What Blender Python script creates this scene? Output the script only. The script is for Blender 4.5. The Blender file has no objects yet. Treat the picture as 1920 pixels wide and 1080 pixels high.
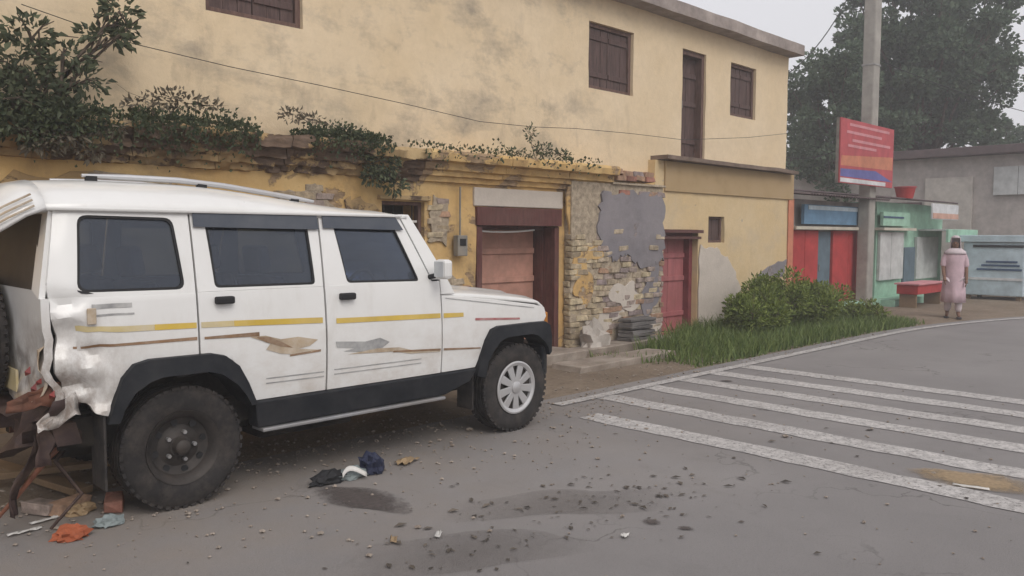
import bpy, bmesh, math, random
from mathutils import Vector, Matrix, noise
R = math.radians
rnd = random.Random(7)
S = bpy.context.scene
C = S.collection

# ---------------------------------------------------------------- camera
F_PX, CAM_H, YAW, PITCH, ROLL = 1535.0, 1.575, .7895, .0656, .0042
_fw = Vector((math.cos(YAW)*math.cos(PITCH), math.sin(YAW)*math.cos(PITCH), -math.sin(PITCH)))
_rt = Vector((math.sin(YAW), -math.cos(YAW), 0)); _up = _rt.cross(_fw)
_r2 = _rt*math.cos(ROLL)+_up*math.sin(ROLL); _u2 = _up*math.cos(ROLL)-_rt*math.sin(ROLL)
cam = bpy.data.cameras.new('camera'); camo = bpy.data.objects.new('camera', cam); C.objects.link(camo)
cam.sensor_width = 36; cam.lens = F_PX/1920*36; cam.clip_start = .05; cam.clip_end = 2000
m3 = Matrix((_r2, _u2, -_fw)).transposed()
camo.matrix_world = Matrix.Translation((0, 0, CAM_H)) @ m3.to_4x4()
S.camera = camo
def ray(x, y): return _fw+_r2*((x-960)/F_PX)-_u2*((y-540)/F_PX)
def on_ground(x, y, z=0):
    d = ray(x, y); t = (z-CAM_H)/d.z; return Vector((d.x*t, d.y*t, z))
def on_wall(x, y, Y):
    d = ray(x, y); t = Y/d.y; return Vector((d.x*t, Y, CAM_H+d.z*t))

# ---------------------------------------------------------------- world, sun, exposure
SUN_EL, SUN_AZ = R(45), R(-105)      # sun azimuth measured from +X toward +Y
w = bpy.data.worlds.new('World'); S.world = w; w.use_nodes = True
nt = w.node_tree; bg = nt.nodes['Background']
sky = nt.nodes.new('ShaderNodeTexSky'); sky.sky_type = 'NISHITA'; sky.sun_disc = False
sky.sun_elevation = SUN_EL; sky.sun_rotation = R(90)-SUN_AZ
sky.air_density = 1.0; sky.dust_density = 6.0; sky.ozone_density = 1.0
hs = nt.nodes.new('ShaderNodeHueSaturation'); hs.inputs['Saturation'].default_value = .22
mixw = nt.nodes.new('ShaderNodeMix'); mixw.data_type = 'RGBA'; mixw.inputs['Factor'].default_value = .65
mixw.inputs['B'].default_value = (11.0, 10.9, 11.4, 1)      # even cloud cover
nt.links.new(sky.outputs[0], hs.inputs['Color']); nt.links.new(hs.outputs[0], mixw.inputs['A'])
nt.links.new(mixw.outputs['Result'], bg.inputs['Color']); bg.inputs['Strength'].default_value = .10
sun = bpy.data.lights.new('sun', 'SUN'); suno = bpy.data.objects.new('sun', sun); C.objects.link(suno)
sun.energy = 1.15; sun.angle = R(35); sun.color = (1, .95, .88)
sd = Vector((math.cos(SUN_EL)*math.cos(SUN_AZ), math.cos(SUN_EL)*math.sin(SUN_AZ), math.sin(SUN_EL)))
suno.rotation_euler = sd.to_track_quat('Z', 'Y').to_euler()
S.view_settings.view_transform = 'Standard'; S.view_settings.look = 'None'
S.view_settings.exposure = -.04; S.view_settings.gamma = 1

# ---------------------------------------------------------------- materials
def rgb(r, g, b):
    f = lambda c: (c/255/12.92 if c/255 <= .04045 else ((c/255+.055)/1.055)**2.4)
    return (f(r), f(g), f(b), 1)
MATS = {}
class NB:
    def __init__(s, name):
        s.m = bpy.data.materials.new(name); s.m.use_nodes = True; s.t = s.m.node_tree
        s.b = s.t.nodes['Principled BSDF']; s.geo = s.t.nodes.new('ShaderNodeNewGeometry'); MATS[name] = s.m
    def L(s, a, b): s.t.links.new(a, b)
    def pos(s, scale=(1, 1, 1)):
        n = s.t.nodes.new('ShaderNodeMapping'); n.inputs['Scale'].default_value = scale
        s.L(s.geo.outputs['Position'], n.inputs['Vector']); return n.outputs[0]
    def noise(s, scale, detail=5, rough=.6, st=(1, 1, 1), dist=0):
        n = s.t.nodes.new('ShaderNodeTexNoise'); n.inputs['Scale'].default_value = scale
        n.inputs['Detail'].default_value = detail; n.inputs['Roughness'].default_value = rough
        n.inputs['Distortion'].default_value = dist
        s.L(s.pos(st), n.inputs['Vector']); return n.outputs['Fac']
    def ramp(s, fac, a, b):
        n = s.t.nodes.new('ShaderNodeMapRange'); n.inputs['From Min'].default_value = a; n.inputs['From Max'].default_value = b
        s.L(fac, n.inputs['Value']); return n.outputs[0]
    def mul(s, a, b):
        n = s.t.nodes.new('ShaderNodeMath'); n.operation = 'MULTIPLY'
        for i, v in enumerate((a, b)):
            if isinstance(v, (int, float)): n.inputs[i].default_value = v
            else: s.L(v, n.inputs[i])
        return n.outputs[0]
    def axis(s, k, a, b):
        n = s.t.nodes.new('ShaderNodeSeparateXYZ'); s.L(s.geo.outputs['Position'], n.inputs[0]); return s.ramp(n.outputs[k], a, b)
    def mix(s, fac, a, b):
        n = s.t.nodes.new('ShaderNodeMix'); n.data_type = 'RGBA'
        if isinstance(fac, (int, float)): n.inputs['Factor'].default_value = fac
        else: s.L(fac, n.inputs['Factor'])
        for k, v in (('A', a), ('B', b)):
            if isinstance(v, tuple): n.inputs[k].default_value = v
            else: s.L(v, n.inputs[k])
        return n.outputs['Result']
    def bump(s, h, strength=.3, dist=.01):
        n = s.t.nodes.new('ShaderNodeBump'); n.inputs['Strength'].default_value = strength; n.inputs['Distance'].default_value = dist
        s.L(h, n.inputs['Height']); s.L(n.outputs[0], s.b.inputs['Normal'])
    def done(s, col, rough=.8, metal=0, spec=.3):
        if isinstance(col, tuple): s.b.inputs['Base Color'].default_value = col
        else: s.L(col, s.b.inputs['Base Color'])
        if isinstance(rough, (int, float)): s.b.inputs['Roughness'].default_value = rough
        else: s.L(rough, s.b.inputs['Roughness'])
        s.b.inputs['Metallic'].default_value = metal; s.b.inputs['Specular IOR Level'].default_value = spec
        return s.m
def k(c, f): return (min(1, c[0]*f), min(1, c[1]*f), min(1, c[2]*f), 1)
def simple(name, col, rough=.8, metal=0, var=.25, scale=6, bump=.15, bscale=60, dirt=None, dirt_amt=.5, dscale=3, spec=.3, st=(1, 1, 1)):
    n = NB(name)
    c = n.mix(n.ramp(n.noise(scale, st=st), .3, .7), k(col, 1-var), k(col, 1+var))
    if dirt: c = n.mix(n.mul(n.ramp(n.noise(dscale, 8, .7), .42, .68), dirt_amt), c, dirt)
    if bump: n.bump(n.noise(bscale, 4, st=st), bump, .01)
    return n.done(c, rough, metal, spec)

def plaster(name, base, pale, stain, brick, peel, stain_amt, grime=(.10, .09, .085, 1), xmask=None):
    n = NB(name)
    c = n.mix(n.ramp(n.noise(.8, 4), .35, .65), base, pale)
    c = n.mix(n.mul(n.ramp(n.noise(9, 6, .7), .35, .75), .35), c, k(base, .72))
    st = n.mul(n.ramp(n.noise(1.1, 9, .68, (1, 1, 1.6)), .50, .72), stain_amt)
    if xmask: st = n.mul(st, n.axis('X', xmask[0], xmask[1]))
    c = n.mix(st, c, stain)
    streak = n.mul(n.ramp(n.noise(1.9, 8, .7, (1.5, 1, .6)), .56, .80), stain_amt*.5)
    if xmask: streak = n.mul(streak, n.axis('X', xmask[0]+2, xmask[1]))
    c = n.mix(streak, c, grime)
    pm = n.ramp(n.noise(1.7, 10, .66, (1, 1, 1.3), .3), peel, peel+.03)
    br = n.mix(n.ramp(n.noise(14, 4, st=(.5, 1, 2.2)), .35, .65), k(brick, .65), k(brick, 1.3))
    c = n.mix(pm, c, br)
    inv = n.t.nodes.new('ShaderNodeMath'); inv.operation = 'SUBTRACT'; inv.inputs[0].default_value = 1; n.L(pm, inv.inputs[1])
    add = n.t.nodes.new('ShaderNodeMath'); add.operation = 'ADD'; n.L(inv.outputs[0], add.inputs[0])
    n.L(n.mul(n.noise(25, 6, .7), .5), add.inputs[1])
    n.bump(add.outputs[0], .55, .02)
    return n.done(c, .92, 0, .15)

CREAM = (.67, .53, .35, 1)
plaster('plaster_upper', CREAM, (.72, .585, .41, 1), (.27, .235, .19, 1), (.40, .33, .25, 1), .80, .9, xmask=(10.5, 8.0))
plaster('plaster_lower', (.57, .365, .15, 1), (.60, .43, .21, 1), (.22, .145, .085, 1), (.30, .21, .13, 1), .565, .85)
plaster('plaster_right', (.60, .45, .255, 1), (.62, .49, .31, 1), (.42, .36, .30, 1), (.42, .38, .34, 1), .70, .45)
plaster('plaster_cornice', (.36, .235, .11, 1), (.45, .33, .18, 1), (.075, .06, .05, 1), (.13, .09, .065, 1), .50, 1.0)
plaster('cement_grey', (.21, .195, .21, 1), (.28, .255, .26, 1), (.12, .108, .112, 1), (.25, .21, .2, 1), .62, .6)
plaster('plaster_patch', (.52, .46, .40, 1), (.56, .50, .44, 1), (.36, .32, .28, 1), (.40, .35, .3, 1), .8, .5)
simple('eave_concrete', (.34, .29, .265, 1), .9, var=.25, scale=3, dirt=(.12, .10, .09, 1), dirt_amt=.6, dscale=2, bump=.3)
simple('slab_brown', (.17, .125, .10, 1), .9, var=.3, scale=4, bump=.3)
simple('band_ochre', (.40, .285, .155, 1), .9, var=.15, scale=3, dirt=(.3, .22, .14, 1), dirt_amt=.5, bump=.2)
simple('mortar', (.33, .27, .20, 1), .95, var=.35, scale=18, bump=.8, bscale=40)
for i, c in enumerate([(.45, .365, .245), (.38, .30, .20), (.43, .35, .255), (.34, .27, .235), (.27, .215, .205), (.36, .225, .15), (.33, .15, .11), (.50, .41, .27)]):
    simple('brick_%d' % i, c+(1,), .95, var=.35, scale=14, bump=.6, bscale=70, dirt=(.10, .085, .07, 1), dirt_amt=.55, dscale=9)
simple('shutter_wood', (.088, .055, .050, 1), .7, var=.35, scale=5, st=(6, 6, 1), bump=.3, bscale=30)
simple('frame_wood', (.125, .075, .062, 1), .75, var=.3, scale=6, st=(5, 5, 1), bump=.3)
simple('maroon_wood', (.098, .034, .030, 1), .6, var=.35, scale=5, st=(5, 5, 1), dirt=(.13, .085, .07, 1), dirt_amt=.4)
simple('door_salmon', (.43, .225, .17, 1), .7, var=.22, scale=2.5, dirt=(.20, .12, .09, 1), dirt_amt=.5, dscale=4, bump=.2)
simple('door_pink', (.36, .12, .125, 1), .6, var=.18, scale=3, dirt=(.24, .10, .085, 1), dirt_amt=.5, st=(3, 3, .6))
simple('pink_frame', (.20, .045, .052, 1), .65, var=.25, dirt=(.15, .07, .06, 1))
simple('dark_interior', (.02, .017, .015, 1), .95, bump=0)
simple('tarp_white', (.62, .60, .57, 1), .6, var=.1)
simple('box_grey', (.20, .19, .17, 1), .6, var=.3, dirt=(.25, .16, .08, 1))
simple('wire_black', (.03, .03, .03, 1), .6, bump=0)
simple('steel_dull', (.30, .29, .28, 1), .45, metal=.6, var=.3)

def ground_mats():
    n = NB('asphalt')
    c = n.mix(n.ramp(n.noise(.5, 6), .35, .65), (.215, .202, .20, 1), (.262, .246, .242, 1))
    c = n.mix(n.mul(n.ramp(n.noise(160, 3), .45, .75), .5), c, (.27, .26, .25, 1))
    c = n.mix(n.mul(n.ramp(n.noise(90, 3), .55, .75), .4), c, (.13, .122, .12, 1))
    c = n.mix(n.mul(n.ramp(n.noise(1.3, 9, .72, (1, .6, 1)), .55, .75), .45), c, (.155, .142, .138, 1))
    vo = n.t.nodes.new('ShaderNodeTexVoronoi'); vo.feature = 'DISTANCE_TO_EDGE'; vo.inputs['Scale'].default_value = .55
    wv = n.t.nodes.new('ShaderNodeVectorMath'); wv.operation = 'ADD'; nz = n.t.nodes.new('ShaderNodeTexNoise'); nz.inputs['Scale'].default_value = 2.5; nz.inputs['Detail'].default_value = 7
    n.L(n.geo.outputs['Position'], nz.inputs['Vector']); n.L(n.geo.outputs['Position'], wv.inputs[0]); n.L(nz.outputs['Color'], wv.inputs[1]); n.L(wv.outputs[0], vo.inputs['Vector'])
    ck = n.mul(n.ramp(vo.outputs['Distance'], .010, .002), n.ramp(n.noise(.7, 4), .48, .60))
    c = n.mix(n.mul(ck, .55), c, (.07, .065, .062, 1))
    c = n.mix(n.mul(n.ramp(n.noise(.35, 3, .5, (.25, 1.6, 1)), .45, .65), .22), c, (.15, .14, .138, 1))
    # road dust gathered towards the shoulder
    side = n.axis('Y', 2.2, 5.6); back = n.axis('X', 8.0, 2.0)
    d = n.mul(n.mul(side, back), n.ramp(n.noise(1.6, 8, .65), .25, .65))
    c = n.mix(n.mul(d, .95), c, (.26, .215, .175, 1))
    n.bump(n.noise(110, 5, .75), .75, .008)
    n.done(c, .93, 0, .12)
    n = NB('dirt')
    c = n.mix(n.ramp(n.noise(1.2, 8, .65), .35, .65), (.20, .155, .115, 1), (.27, .215, .165, 1))
    c = n.mix(n.mul(n.ramp(n.noise(12, 6, .7), .5, .75), .6), c, (.12, .095, .07, 1))
    c = n.mix(n.mul(n.ramp(n.noise(55, 3, .6), .6, .75), .7), c, (.36, .31, .27, 1))
    n.bump(n.noise(30, 8, .75), .9, .03)
    n.done(c, .97, 0, .08)
    n = NB('road_paint')
    wear = n.ramp(n.noise(14, 9, .75), .40, .62)
    big = n.ramp(n.noise(1.5, 5, .6), .35, .7)
    c = n.mix(n.mul(wear, .75), (.56, .535, .52, 1), (.27, .258, .25, 1))
    c = n.mix(n.mul(big, .45), c, (.27, .25, .24, 1))
    n.bump(n.noise(140, 4, .7), .4, .005)
    n.done(c, .85, 0, .2); n.L(n.ramp(n.noise(38, 8, .8), .66, .52), n.b.inputs['Alpha'])
ground_mats()
def stain(name, col, lo, hi, dens):
    n = NB(name); tc = n.t.nodes.new('ShaderNodeTexCoord'); vm = n.t.nodes.new('ShaderNodeVectorMath'); vm.operation = 'SUBTRACT'; vm.inputs[1].default_value = (.5, .5, .5)
    n.L(tc.outputs['Generated'], vm.inputs[0]); sx = n.t.nodes.new('ShaderNodeSeparateXYZ'); n.L(vm.outputs[0], sx.inputs[0])
    cx = n.t.nodes.new('ShaderNodeCombineXYZ'); n.L(sx.outputs[0], cx.inputs[0]); n.L(sx.outputs[1], cx.inputs[1])
    ln = n.t.nodes.new('ShaderNodeVectorMath'); ln.operation = 'LENGTH'; n.L(cx.outputs[0], ln.inputs[0])
    ad = n.t.nodes.new('ShaderNodeMath'); ad.operation = 'MULTIPLY_ADD'; n.L(n.noise(13, 8, .75), ad.inputs[0]); ad.inputs[1].default_value = .55; n.L(ln.outputs['Value'], ad.inputs[2])
    a = n.mul(n.ramp(ad.outputs[0], hi, lo), dens)
    n.bump(n.noise(140, 4, .7), .4, .005)
    n.done(n.mix(n.ramp(n.noise(40, 5), .3, .7), k(col, .8), k(col, 1.2)), .9, 0, .1); n.L(a, n.b.inputs['Alpha'])
stain('stain_soft', (.095, .08, .075, 1), .46, .72, .9); stain('smear_soft', (.15, .132, .122, 1), .30, .85, .34); stain('sand_soft', (.33, .245, .155, 1), .48, .76, .9)
simple('stain_dark', (.085, .075, .072, 1), .7, var=.2, scale=8, bump=.4, bscale=120)
simple('sand', (.29, .215, .135, 1), .98, var=.25, scale=12, bump=.8, bscale=80)
simple('stone_slab', (.30, .255, .215, 1), .92, var=.25, scale=4, dirt=(.16, .12, .09, 1), dirt_amt=.7, bump=.5)
simple('stone_dark', (.13, .12, .115, 1), .9, var=.35, scale=7, bump=.5)
simple('stone_pale', (.42, .38, .34, 1), .92, var=.2, scale=5, dirt=(.2, .16, .12, 1), bump=.5)

def leaf_mat(name, a, b, trans=.25):
    n = NB(name)
    c = n.mix(n.geo.outputs['Random Per Island'], a, b)
    n.done(c, .6, 0, .25)
    tr = n.t.nodes.new('ShaderNodeBsdfTranslucent'); n.L(c, tr.inputs['Color'])
    mx = n.t.nodes.new('ShaderNodeMixShader'); mx.inputs[0].default_value = trans
    n.L(n.b.outputs[0], mx.inputs[1]); n.L(tr.outputs[0], mx.inputs[2])
    n.L(mx.outputs[0], n.t.nodes['Material Output'].inputs['Surface'])
leaf_mat('leaf_tree', (.045, .080, .045, 1), (.12, .165, .10, 1))
leaf_mat('leaf_bush', (.085, .125, .022, 1), (.25, .30, .075, 1))
leaf_mat('leaf_wall', (.045, .058, .034, 1), (.13, .15, .085, 1))
leaf_mat('leaf_dry', (.10, .085, .06, 1), (.21, .18, .13, 1))
leaf_mat('grass', (.075, .125, .03, 1), (.20, .25, .08, 1))
leaf_mat('moss', (.040, .060, .032, 1), (.095, .11, .055, 1))
leaf_mat('litter', (.045, .038, .032, 1), (.14, .115, .09, 1), .05)
simple('bark', (.11, .085, .065, 1), .95, var=.4, scale=12, bump=.8)

# car
def car_paint():
    n = NB('car_white')
    c = n.mix(n.ramp(n.noise(2, 5), .3, .7), (.68, .67, .65, 1), (.74, .735, .72, 1))
    low = n.axis('Z', 1.15, .5)
    d = n.mul(n.ramp(n.noise(5, 8, .7, (1, 1, 1.5)), .42, .72), .55)
    c = n.mix(n.mul(d, low), c, (.40, .32, .25, 1))
    c = n.mix(n.mul(n.ramp(n.noise(3, 9, .7, (2, 2, .7)), .55, .75), .25), c, (.45, .41, .36, 1))
    gm = n.mul(n.axis('X', 1.80, 1.30), n.axis('Z', 1.25, .75))      # scraped, mud-caked crash damage
    c = n.mix(n.mul(n.mul(gm, n.ramp(n.noise(9, 8, .75, (1, 1, .6)), .36, .60)), .85), c, (.19, .135, .10, 1))
    n.bump(n.noise(1.6, 2), .03, .01)
    n.done(c, n.ramp(n.noise(7, 5), -.4, 2.2), 0, .5)
    n.b.inputs['Coat Weight'].default_value = .6; n.b.inputs['Coat Roughness'].default_value = .07
car_paint()
simple('car_black', (.014, .016, .020, 1), .5, var=.3, dirt=(.04, .036, .034, 1), dirt_amt=.4, dscale=6, bump=.1, bscale=300, spec=.15)
simple('rubber', (.024, .022, .022, 1), .85, var=.3, dirt=(.08, .066, .057, 1), dirt_amt=.6, dscale=9, bump=.2)
simple('underbody', (.014, .012, .011, 1), .9, var=.4, dirt=(.05, .04, .03, 1), dirt_amt=.5)
simple('rim_silver', (.58, .58, .59, 1), .38, metal=.55, var=.12, dirt=(.25, .21, .17, 1), dirt_amt=.35, bump=0)
simple('rim_dark', (.030, .027, .026, 1), .6, var=.3, dirt=(.08, .062, .05, 1), dirt_amt=.5, bump=.2)
simple('lip_silver', (.33, .33, .34, 1), .4, metal=.4, var=.2, dirt=(.2, .16, .12, 1), bump=0)
simple('decal_yellow', (.58, .40, .065, 1), .5, var=.12, bump=0, dirt=(.55, .45, .28, 1), dirt_amt=.5, dscale=2)
simple('decal_faded', (.54, .44, .22, 1), .5, var=.12, bump=0, dirt=(.56, .5, .4, 1), dirt_amt=.7, dscale=4)
simple('decal_brown', (.22, .125, .065, 1), .5, var=.25, bump=0, dirt=(.45, .38, .3, 1), dirt_amt=.4, dscale=9)
simple('decal_tan', (.40, .31, .215, 1), .5, var=.25, bump=0, dirt=(.6, .55, .48, 1), dirt_amt=.6, dscale=8)
simple('decal_grey', (.27, .27, .27, 1), .5, var=.25, bump=0, dirt=(.55, .54, .52, 1), dirt_amt=.6, dscale=8)
simple('decal_red', (.36, .12, .12, 1), .5, var=.2, bump=0, dirt=(.5, .45, .42, 1), dirt_amt=.5, dscale=8)
simple('lamp_red', (.20, .030, .026, 1), .3, var=.15, bump=0, spec=.6)
simple('lamp_amber', (.42, .16, .02, 1), .15, var=.1, bump=0, spec=.6)
simple('lamp_clear', (.55, .56, .56, 1), .1, var=.1, bump=0, spec=.8)
simple('seat_cloth', (.16, .15, .155, 1), .9, var=.2)
simple('dash', (.05, .048, .045, 1), .7, var=.2)
simple('rust', (.16, .065, .04, 1), .9, var=.4, scale=14, dirt=(.07, .05, .04, 1))
def glass(name, tint, gl):
    n = NB(name); o = n.t.nodes['Material Output']
    tr = n.t.nodes.new('ShaderNodeBsdfTransparent'); tr.inputs[0].default_value = tint
    g = n.t.nodes.new('ShaderNodeBsdfGlossy'); g.inputs['Roughness'].default_value = .04; g.inputs['Color'].default_value = (.8, .85, .95, 1)
    fr = n.t.nodes.new('ShaderNodeFresnel'); fr.inputs[0].default_value = 1.55
    df = n.t.nodes.new('ShaderNodeBsdfDiffuse'); n.L(n.mix(n.ramp(n.noise(5, 6, .7), .3, .8), (.060, .070, .090, 1), (.115, .12, .13, 1)), df.inputs[0])   # road film on the glass
    m1 = n.t.nodes.new('ShaderNodeMixShader'); m1.inputs[0].default_value = gl
    n.L(tr.outputs[0], m1.inputs[1]); n.L(df.outputs[0], m1.inputs[2])
    m2 = n.t.nodes.new('ShaderNodeMixShader'); n.L(fr.outputs[0], m2.inputs[0])
    n.L(m1.outputs[0], m2.inputs[1]); n.L(g.outputs[0], m2.inputs[2]); n.L(m2.outputs[0], o.inputs['Surface'])
glass('glass_tint', (.60, .65, .72, 1), .24)
simple('glass_dull', (.045, .036, .031, 1), .55, var=.3, scale=5, bump=0)  # dull dark brown stands in for dark things reflected in the rear pane
simple('bumper_dirty', (.045, .028, .026, 1), .7, var=.4, dirt=(.13, .085, .06, 1), dirt_amt=.6, dscale=8)
glass('glass_dark', (.05, .045, .045, 1), .35)
glass('visor_smoke', (.10, .10, .11, 1), .75)
for nm, c in dict(shop_red=(.40, .045, .045), shop_bluegrey=(.11, .155, .19), shop_blue=(.13, .24, .36), shop_mint=(.32, .52, .40), shop_pale=(.50, .51, .50),
                  shop_lightblue=(.46, .55, .60), shop_navy=(.05, .09, .17), shop_cream=(.52, .48, .40), shop_peach=(.55, .33, .26), shop_white=(.60, .60, .61),
                  roof_dark=(.115, .085, .085), wall_greybrown=(.42, .375, .35), wall_beige=(.48, .44, .40), sign_red=(.43, .085, .095), sign_orange=(.52, .20, .12),
                  sign_blue=(.13, .13, .33), sign_pink=(.56, .25, .27), sheet_grey=(.47, .475, .47), cloth_pink=(.56, .41, .45), cloth_white=(.58, .50, .52), skin=(.20, .11, .075),
                  hair=(.012, .01, .01), cloth_dark=(.05, .045, .05), plastic_navy=(.025, .03, .06), plastic_black=(.02, .02, .022), plastic_grey=(.20, .23, .23), paper=(.60, .58, .55),
                  cardboard=(.34, .24, .14), cloth_orange=(.36, .10, .045), wood=(.24, .165, .10), pole=(.33, .31, .28)).items():
    simple(nm, c+(1,), .75, var=.16, scale=4, dirt=k(c, .55), dirt_amt=.45, dscale=2.5, bump=.2)

# ---------------------------------------------------------------- mesh helpers
def rot_to(d):
    return Vector(d).to_track_quat('Z', 'Y').to_matrix()
class MB:
    def __init__(s): s.v = []; s.f = []
    def add(s, vs, fs):
        o = len(s.v); s.v += [tuple(v) for v in vs]; s.f += [tuple(i+o for i in f) for f in fs]; return s
    def box(s, a, b, jit=0, r=None):
        r = r or rnd
        x0, y0, z0 = a; x1, y1, z1 = b
        vs = [(x, y, z) for z in (z0, z1) for y in (y0, y1) for x in (x0, x1)]
        if jit: vs = [tuple(c+r.uniform(-jit, jit) for c in v) for v in vs]
        return s.add(vs, [(0, 2, 3, 1), (4, 5, 7, 6), (0, 1, 5, 4), (2, 6, 7, 3), (0, 4, 6, 2), (1, 3, 7, 5)])
    def tube(s, pts, rad, n=8, cap=True):
        pts = [Vector(p) for p in pts]; rads = rad if isinstance(rad, (list, tuple)) else [rad]*len(pts)
        rings = []
        for i, p in enumerate(pts):
            d = (pts[min(i+1, len(pts)-1)]-pts[max(i-1, 0)]).normalized()
            u = d.cross(Vector((0, 0, 1)) if abs(d.z) < .9 else Vector((1, 0, 0))).normalized(); v = d.cross(u)
            rings += [[p+(u*math.cos(a)+v*math.sin(a))*rads[i] for a in [2*math.pi*j/n for j in range(n)]]]
        vs = [q for r_ in rings for q in r_]; fs = []
        for i in range(len(pts)-1):
            for j in range(n): fs.append((i*n+j, i*n+(j+1) % n, (i+1)*n+(j+1) % n, (i+1)*n+j))
        if cap: fs += [tuple(range(n))[::-1], tuple((len(pts)-1)*n+j for j in range(n))]
        return s.add(vs, fs)
    def lathe_y(s, prof, c=(0, 0, 0), n=48, closed=True):     # profile of (radius, y), spun round the y axis
        vs = []; fs = []; m = len(prof)
        for i in range(n):
            a = 2*math.pi*i/n
            vs += [(c[0]+r_*math.cos(a), c[1]+y, c[2]+r_*math.sin(a)) for r_, y in prof]
        for i in range(n):
            for j in range(m if closed else m-1):
                fs.append((i*m+j, ((i+1) % n)*m+j, ((i+1) % n)*m+(j+1) % m, i*m+(j+1) % m))
        return s.add(vs, fs)
    def prism(s, pts2, y0, y1, axis='y'):                     # polygon extruded along an axis
        n = len(pts2)
        f = {'y': lambda p, t: (p[0], t, p[1]), 'x': lambda p, t: (t, p[0], p[1]), 'z': lambda p, t: (p[0], p[1], t)}[axis]
        return s.add([f(p, y0) for p in pts2]+[f(p, y1) for p in pts2],
                     [tuple(range(n)), tuple(range(2*n-1, n-1, -1))]+[(i, i+n, (i+1) % n+n, (i+1) % n) for i in range(n)])
    def mesh(s, name, mat=None, smooth=None, recalc=True):
        me = bpy.data.meshes.new(name); me.from_pydata(s.v, [], s.f)
        if recalc:
            bm = bmesh.new(); bm.from_mesh(me); bmesh.ops.recalc_face_normals(bm, faces=bm.faces); bm.to_mesh(me); bm.free()
        if mat: me.materials.append(MATS[mat])
        if smooth is not None:
            me.polygons.foreach_set('use_smooth', [True]*len(me.polygons)); me.set_sharp_from_angle(angle=R(smooth))
        me.update(); return me
    def obj(s, name, mat, parent=None, smooth=None, bevel=0, recalc=True):
        return link(name, s.mesh(name, mat, smooth, recalc), parent, bevel)
def link(name, me, parent=None, bevel=0):
    o = bpy.data.objects.new(name, me); C.objects.link(o)
    if parent: o.parent = parent
    if bevel:
        b = o.modifiers.new('bevel', 'BEVEL'); b.width = bevel; b.segments = 2; b.limit_method = 'ANGLE'; b.angle_limit = R(40)
    return o
def tag(o, label=None, cat=None, group=None, kind=None):
    if label: o['label'] = label
    if cat: o['category'] = cat
    if group: o['group'] = group
    if kind: o['kind'] = kind
    return o
def thing(name, loc, label, cat, group=None):
    o = bpy.data.objects.new(name, None); C.objects.link(o); o.location = loc; o.empty_display_size = .2
    return tag(o, label, cat, group)
def put(o, parent):
    """parent keeping world placement (parents here are unrotated empties)"""
    o.parent = parent; o.location = Vector(o.location)-parent.location; return o
def round_poly(p, r=.03, n=4):
    out = []; N = len(p)
    for i in range(N):
        a, b, c = Vector(p[i-1]), Vector(p[i]), Vector(p[(i+1) % N])
        u = (a-b); v = (c-b); q = min(r, u.length*.4, v.length*.4); p0 = b+u.normalized()*q; p1 = b+v.normalized()*q
        for t in range(n+1):
            t /= n; out.append(tuple(p0*(1-t)**2+b*2*t*(1-t)+p1*t*t))
    return out
def fill_poly(outer, holes=()):
    """2D polygon with holes -> bmesh in the XZ plane"""
    bm = bmesh.new(); edges = []
    for loop in [outer]+list(holes):
        vs = [bm.verts.new((x, 0, z)) for x, z in loop]
        edges += [bm.edges.new((vs[i], vs[(i+1) % len(vs)])) for i in range(len(vs))]
    bmesh.ops.triangle_fill(bm, use_beauty=True, use_dissolve=False, edges=edges)
    return bm
def slice_bm(bm, xs=(), zs=()):
    for x in xs: bmesh.ops.bisect_plane(bm, geom=bm.verts[:]+bm.edges[:]+bm.faces[:], plane_co=(x, 0, 0), plane_no=(1, 0, 0))
    for z in zs: bmesh.ops.bisect_plane(bm, geom=bm.verts[:]+bm.edges[:]+bm.faces[:], plane_co=(0, 0, z), plane_no=(0, 0, 1))
def frange(a, b, s):
    out = []; v = a
    while v < b: out.append(v); v += s
    return out
def bm_mesh(bm, name, mat, smooth=None):
    bmesh.ops.recalc_face_normals(bm, faces=bm.faces)
    me = bpy.data.meshes.new(name); bm.to_mesh(me); bm.free(); me.materials.append(MATS[mat])
    if smooth is not None:
        me.polygons.foreach_set('use_smooth', [True]*len(me.polygons)); me.set_sharp_from_angle(angle=R(smooth))
    return me
def solid(bm, dy):
    """thicken a sheet in the XZ plane by dy along y"""
    g = bmesh.ops.extrude_face_region(bm, geom=bm.faces[:])
    bmesh.ops.translate(bm, verts=[e for e in g['geom'] if isinstance(e, bmesh.types.BMVert)], vec=(0, dy, 0))
def leaf_mesh(pts, size, r, up=.3, droop=0, fold=.18, asp=.40):
    """pts: list of (pos, outward dir)"""
    mb = MB()
    for p, d in pts:
        d = (Vector(d)+Vector((r.gauss(0, .5), r.gauss(0, .5), r.gauss(0, .5)+up-droop))).normalized()
        s_ = size*r.uniform(.6, 1.35)
        side = d.cross(Vector((r.gauss(0, 1), r.gauss(0, 1), r.gauss(0, 1)))).normalized(); nrm = d.cross(side)
        p = Vector(p); a = p; b = p+d*s_*.45+side*s_*asp+nrm*s_*fold; c = p+d*s_; e = p+d*s_*.45-side*s_*asp+nrm*s_*fold
        o = len(mb.v); mb.v += [tuple(a), tuple(b), tuple(c), tuple(e)]; mb.f += [(o, o+1, o+2), (o, o+2, o+3)]
    return mb

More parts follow.
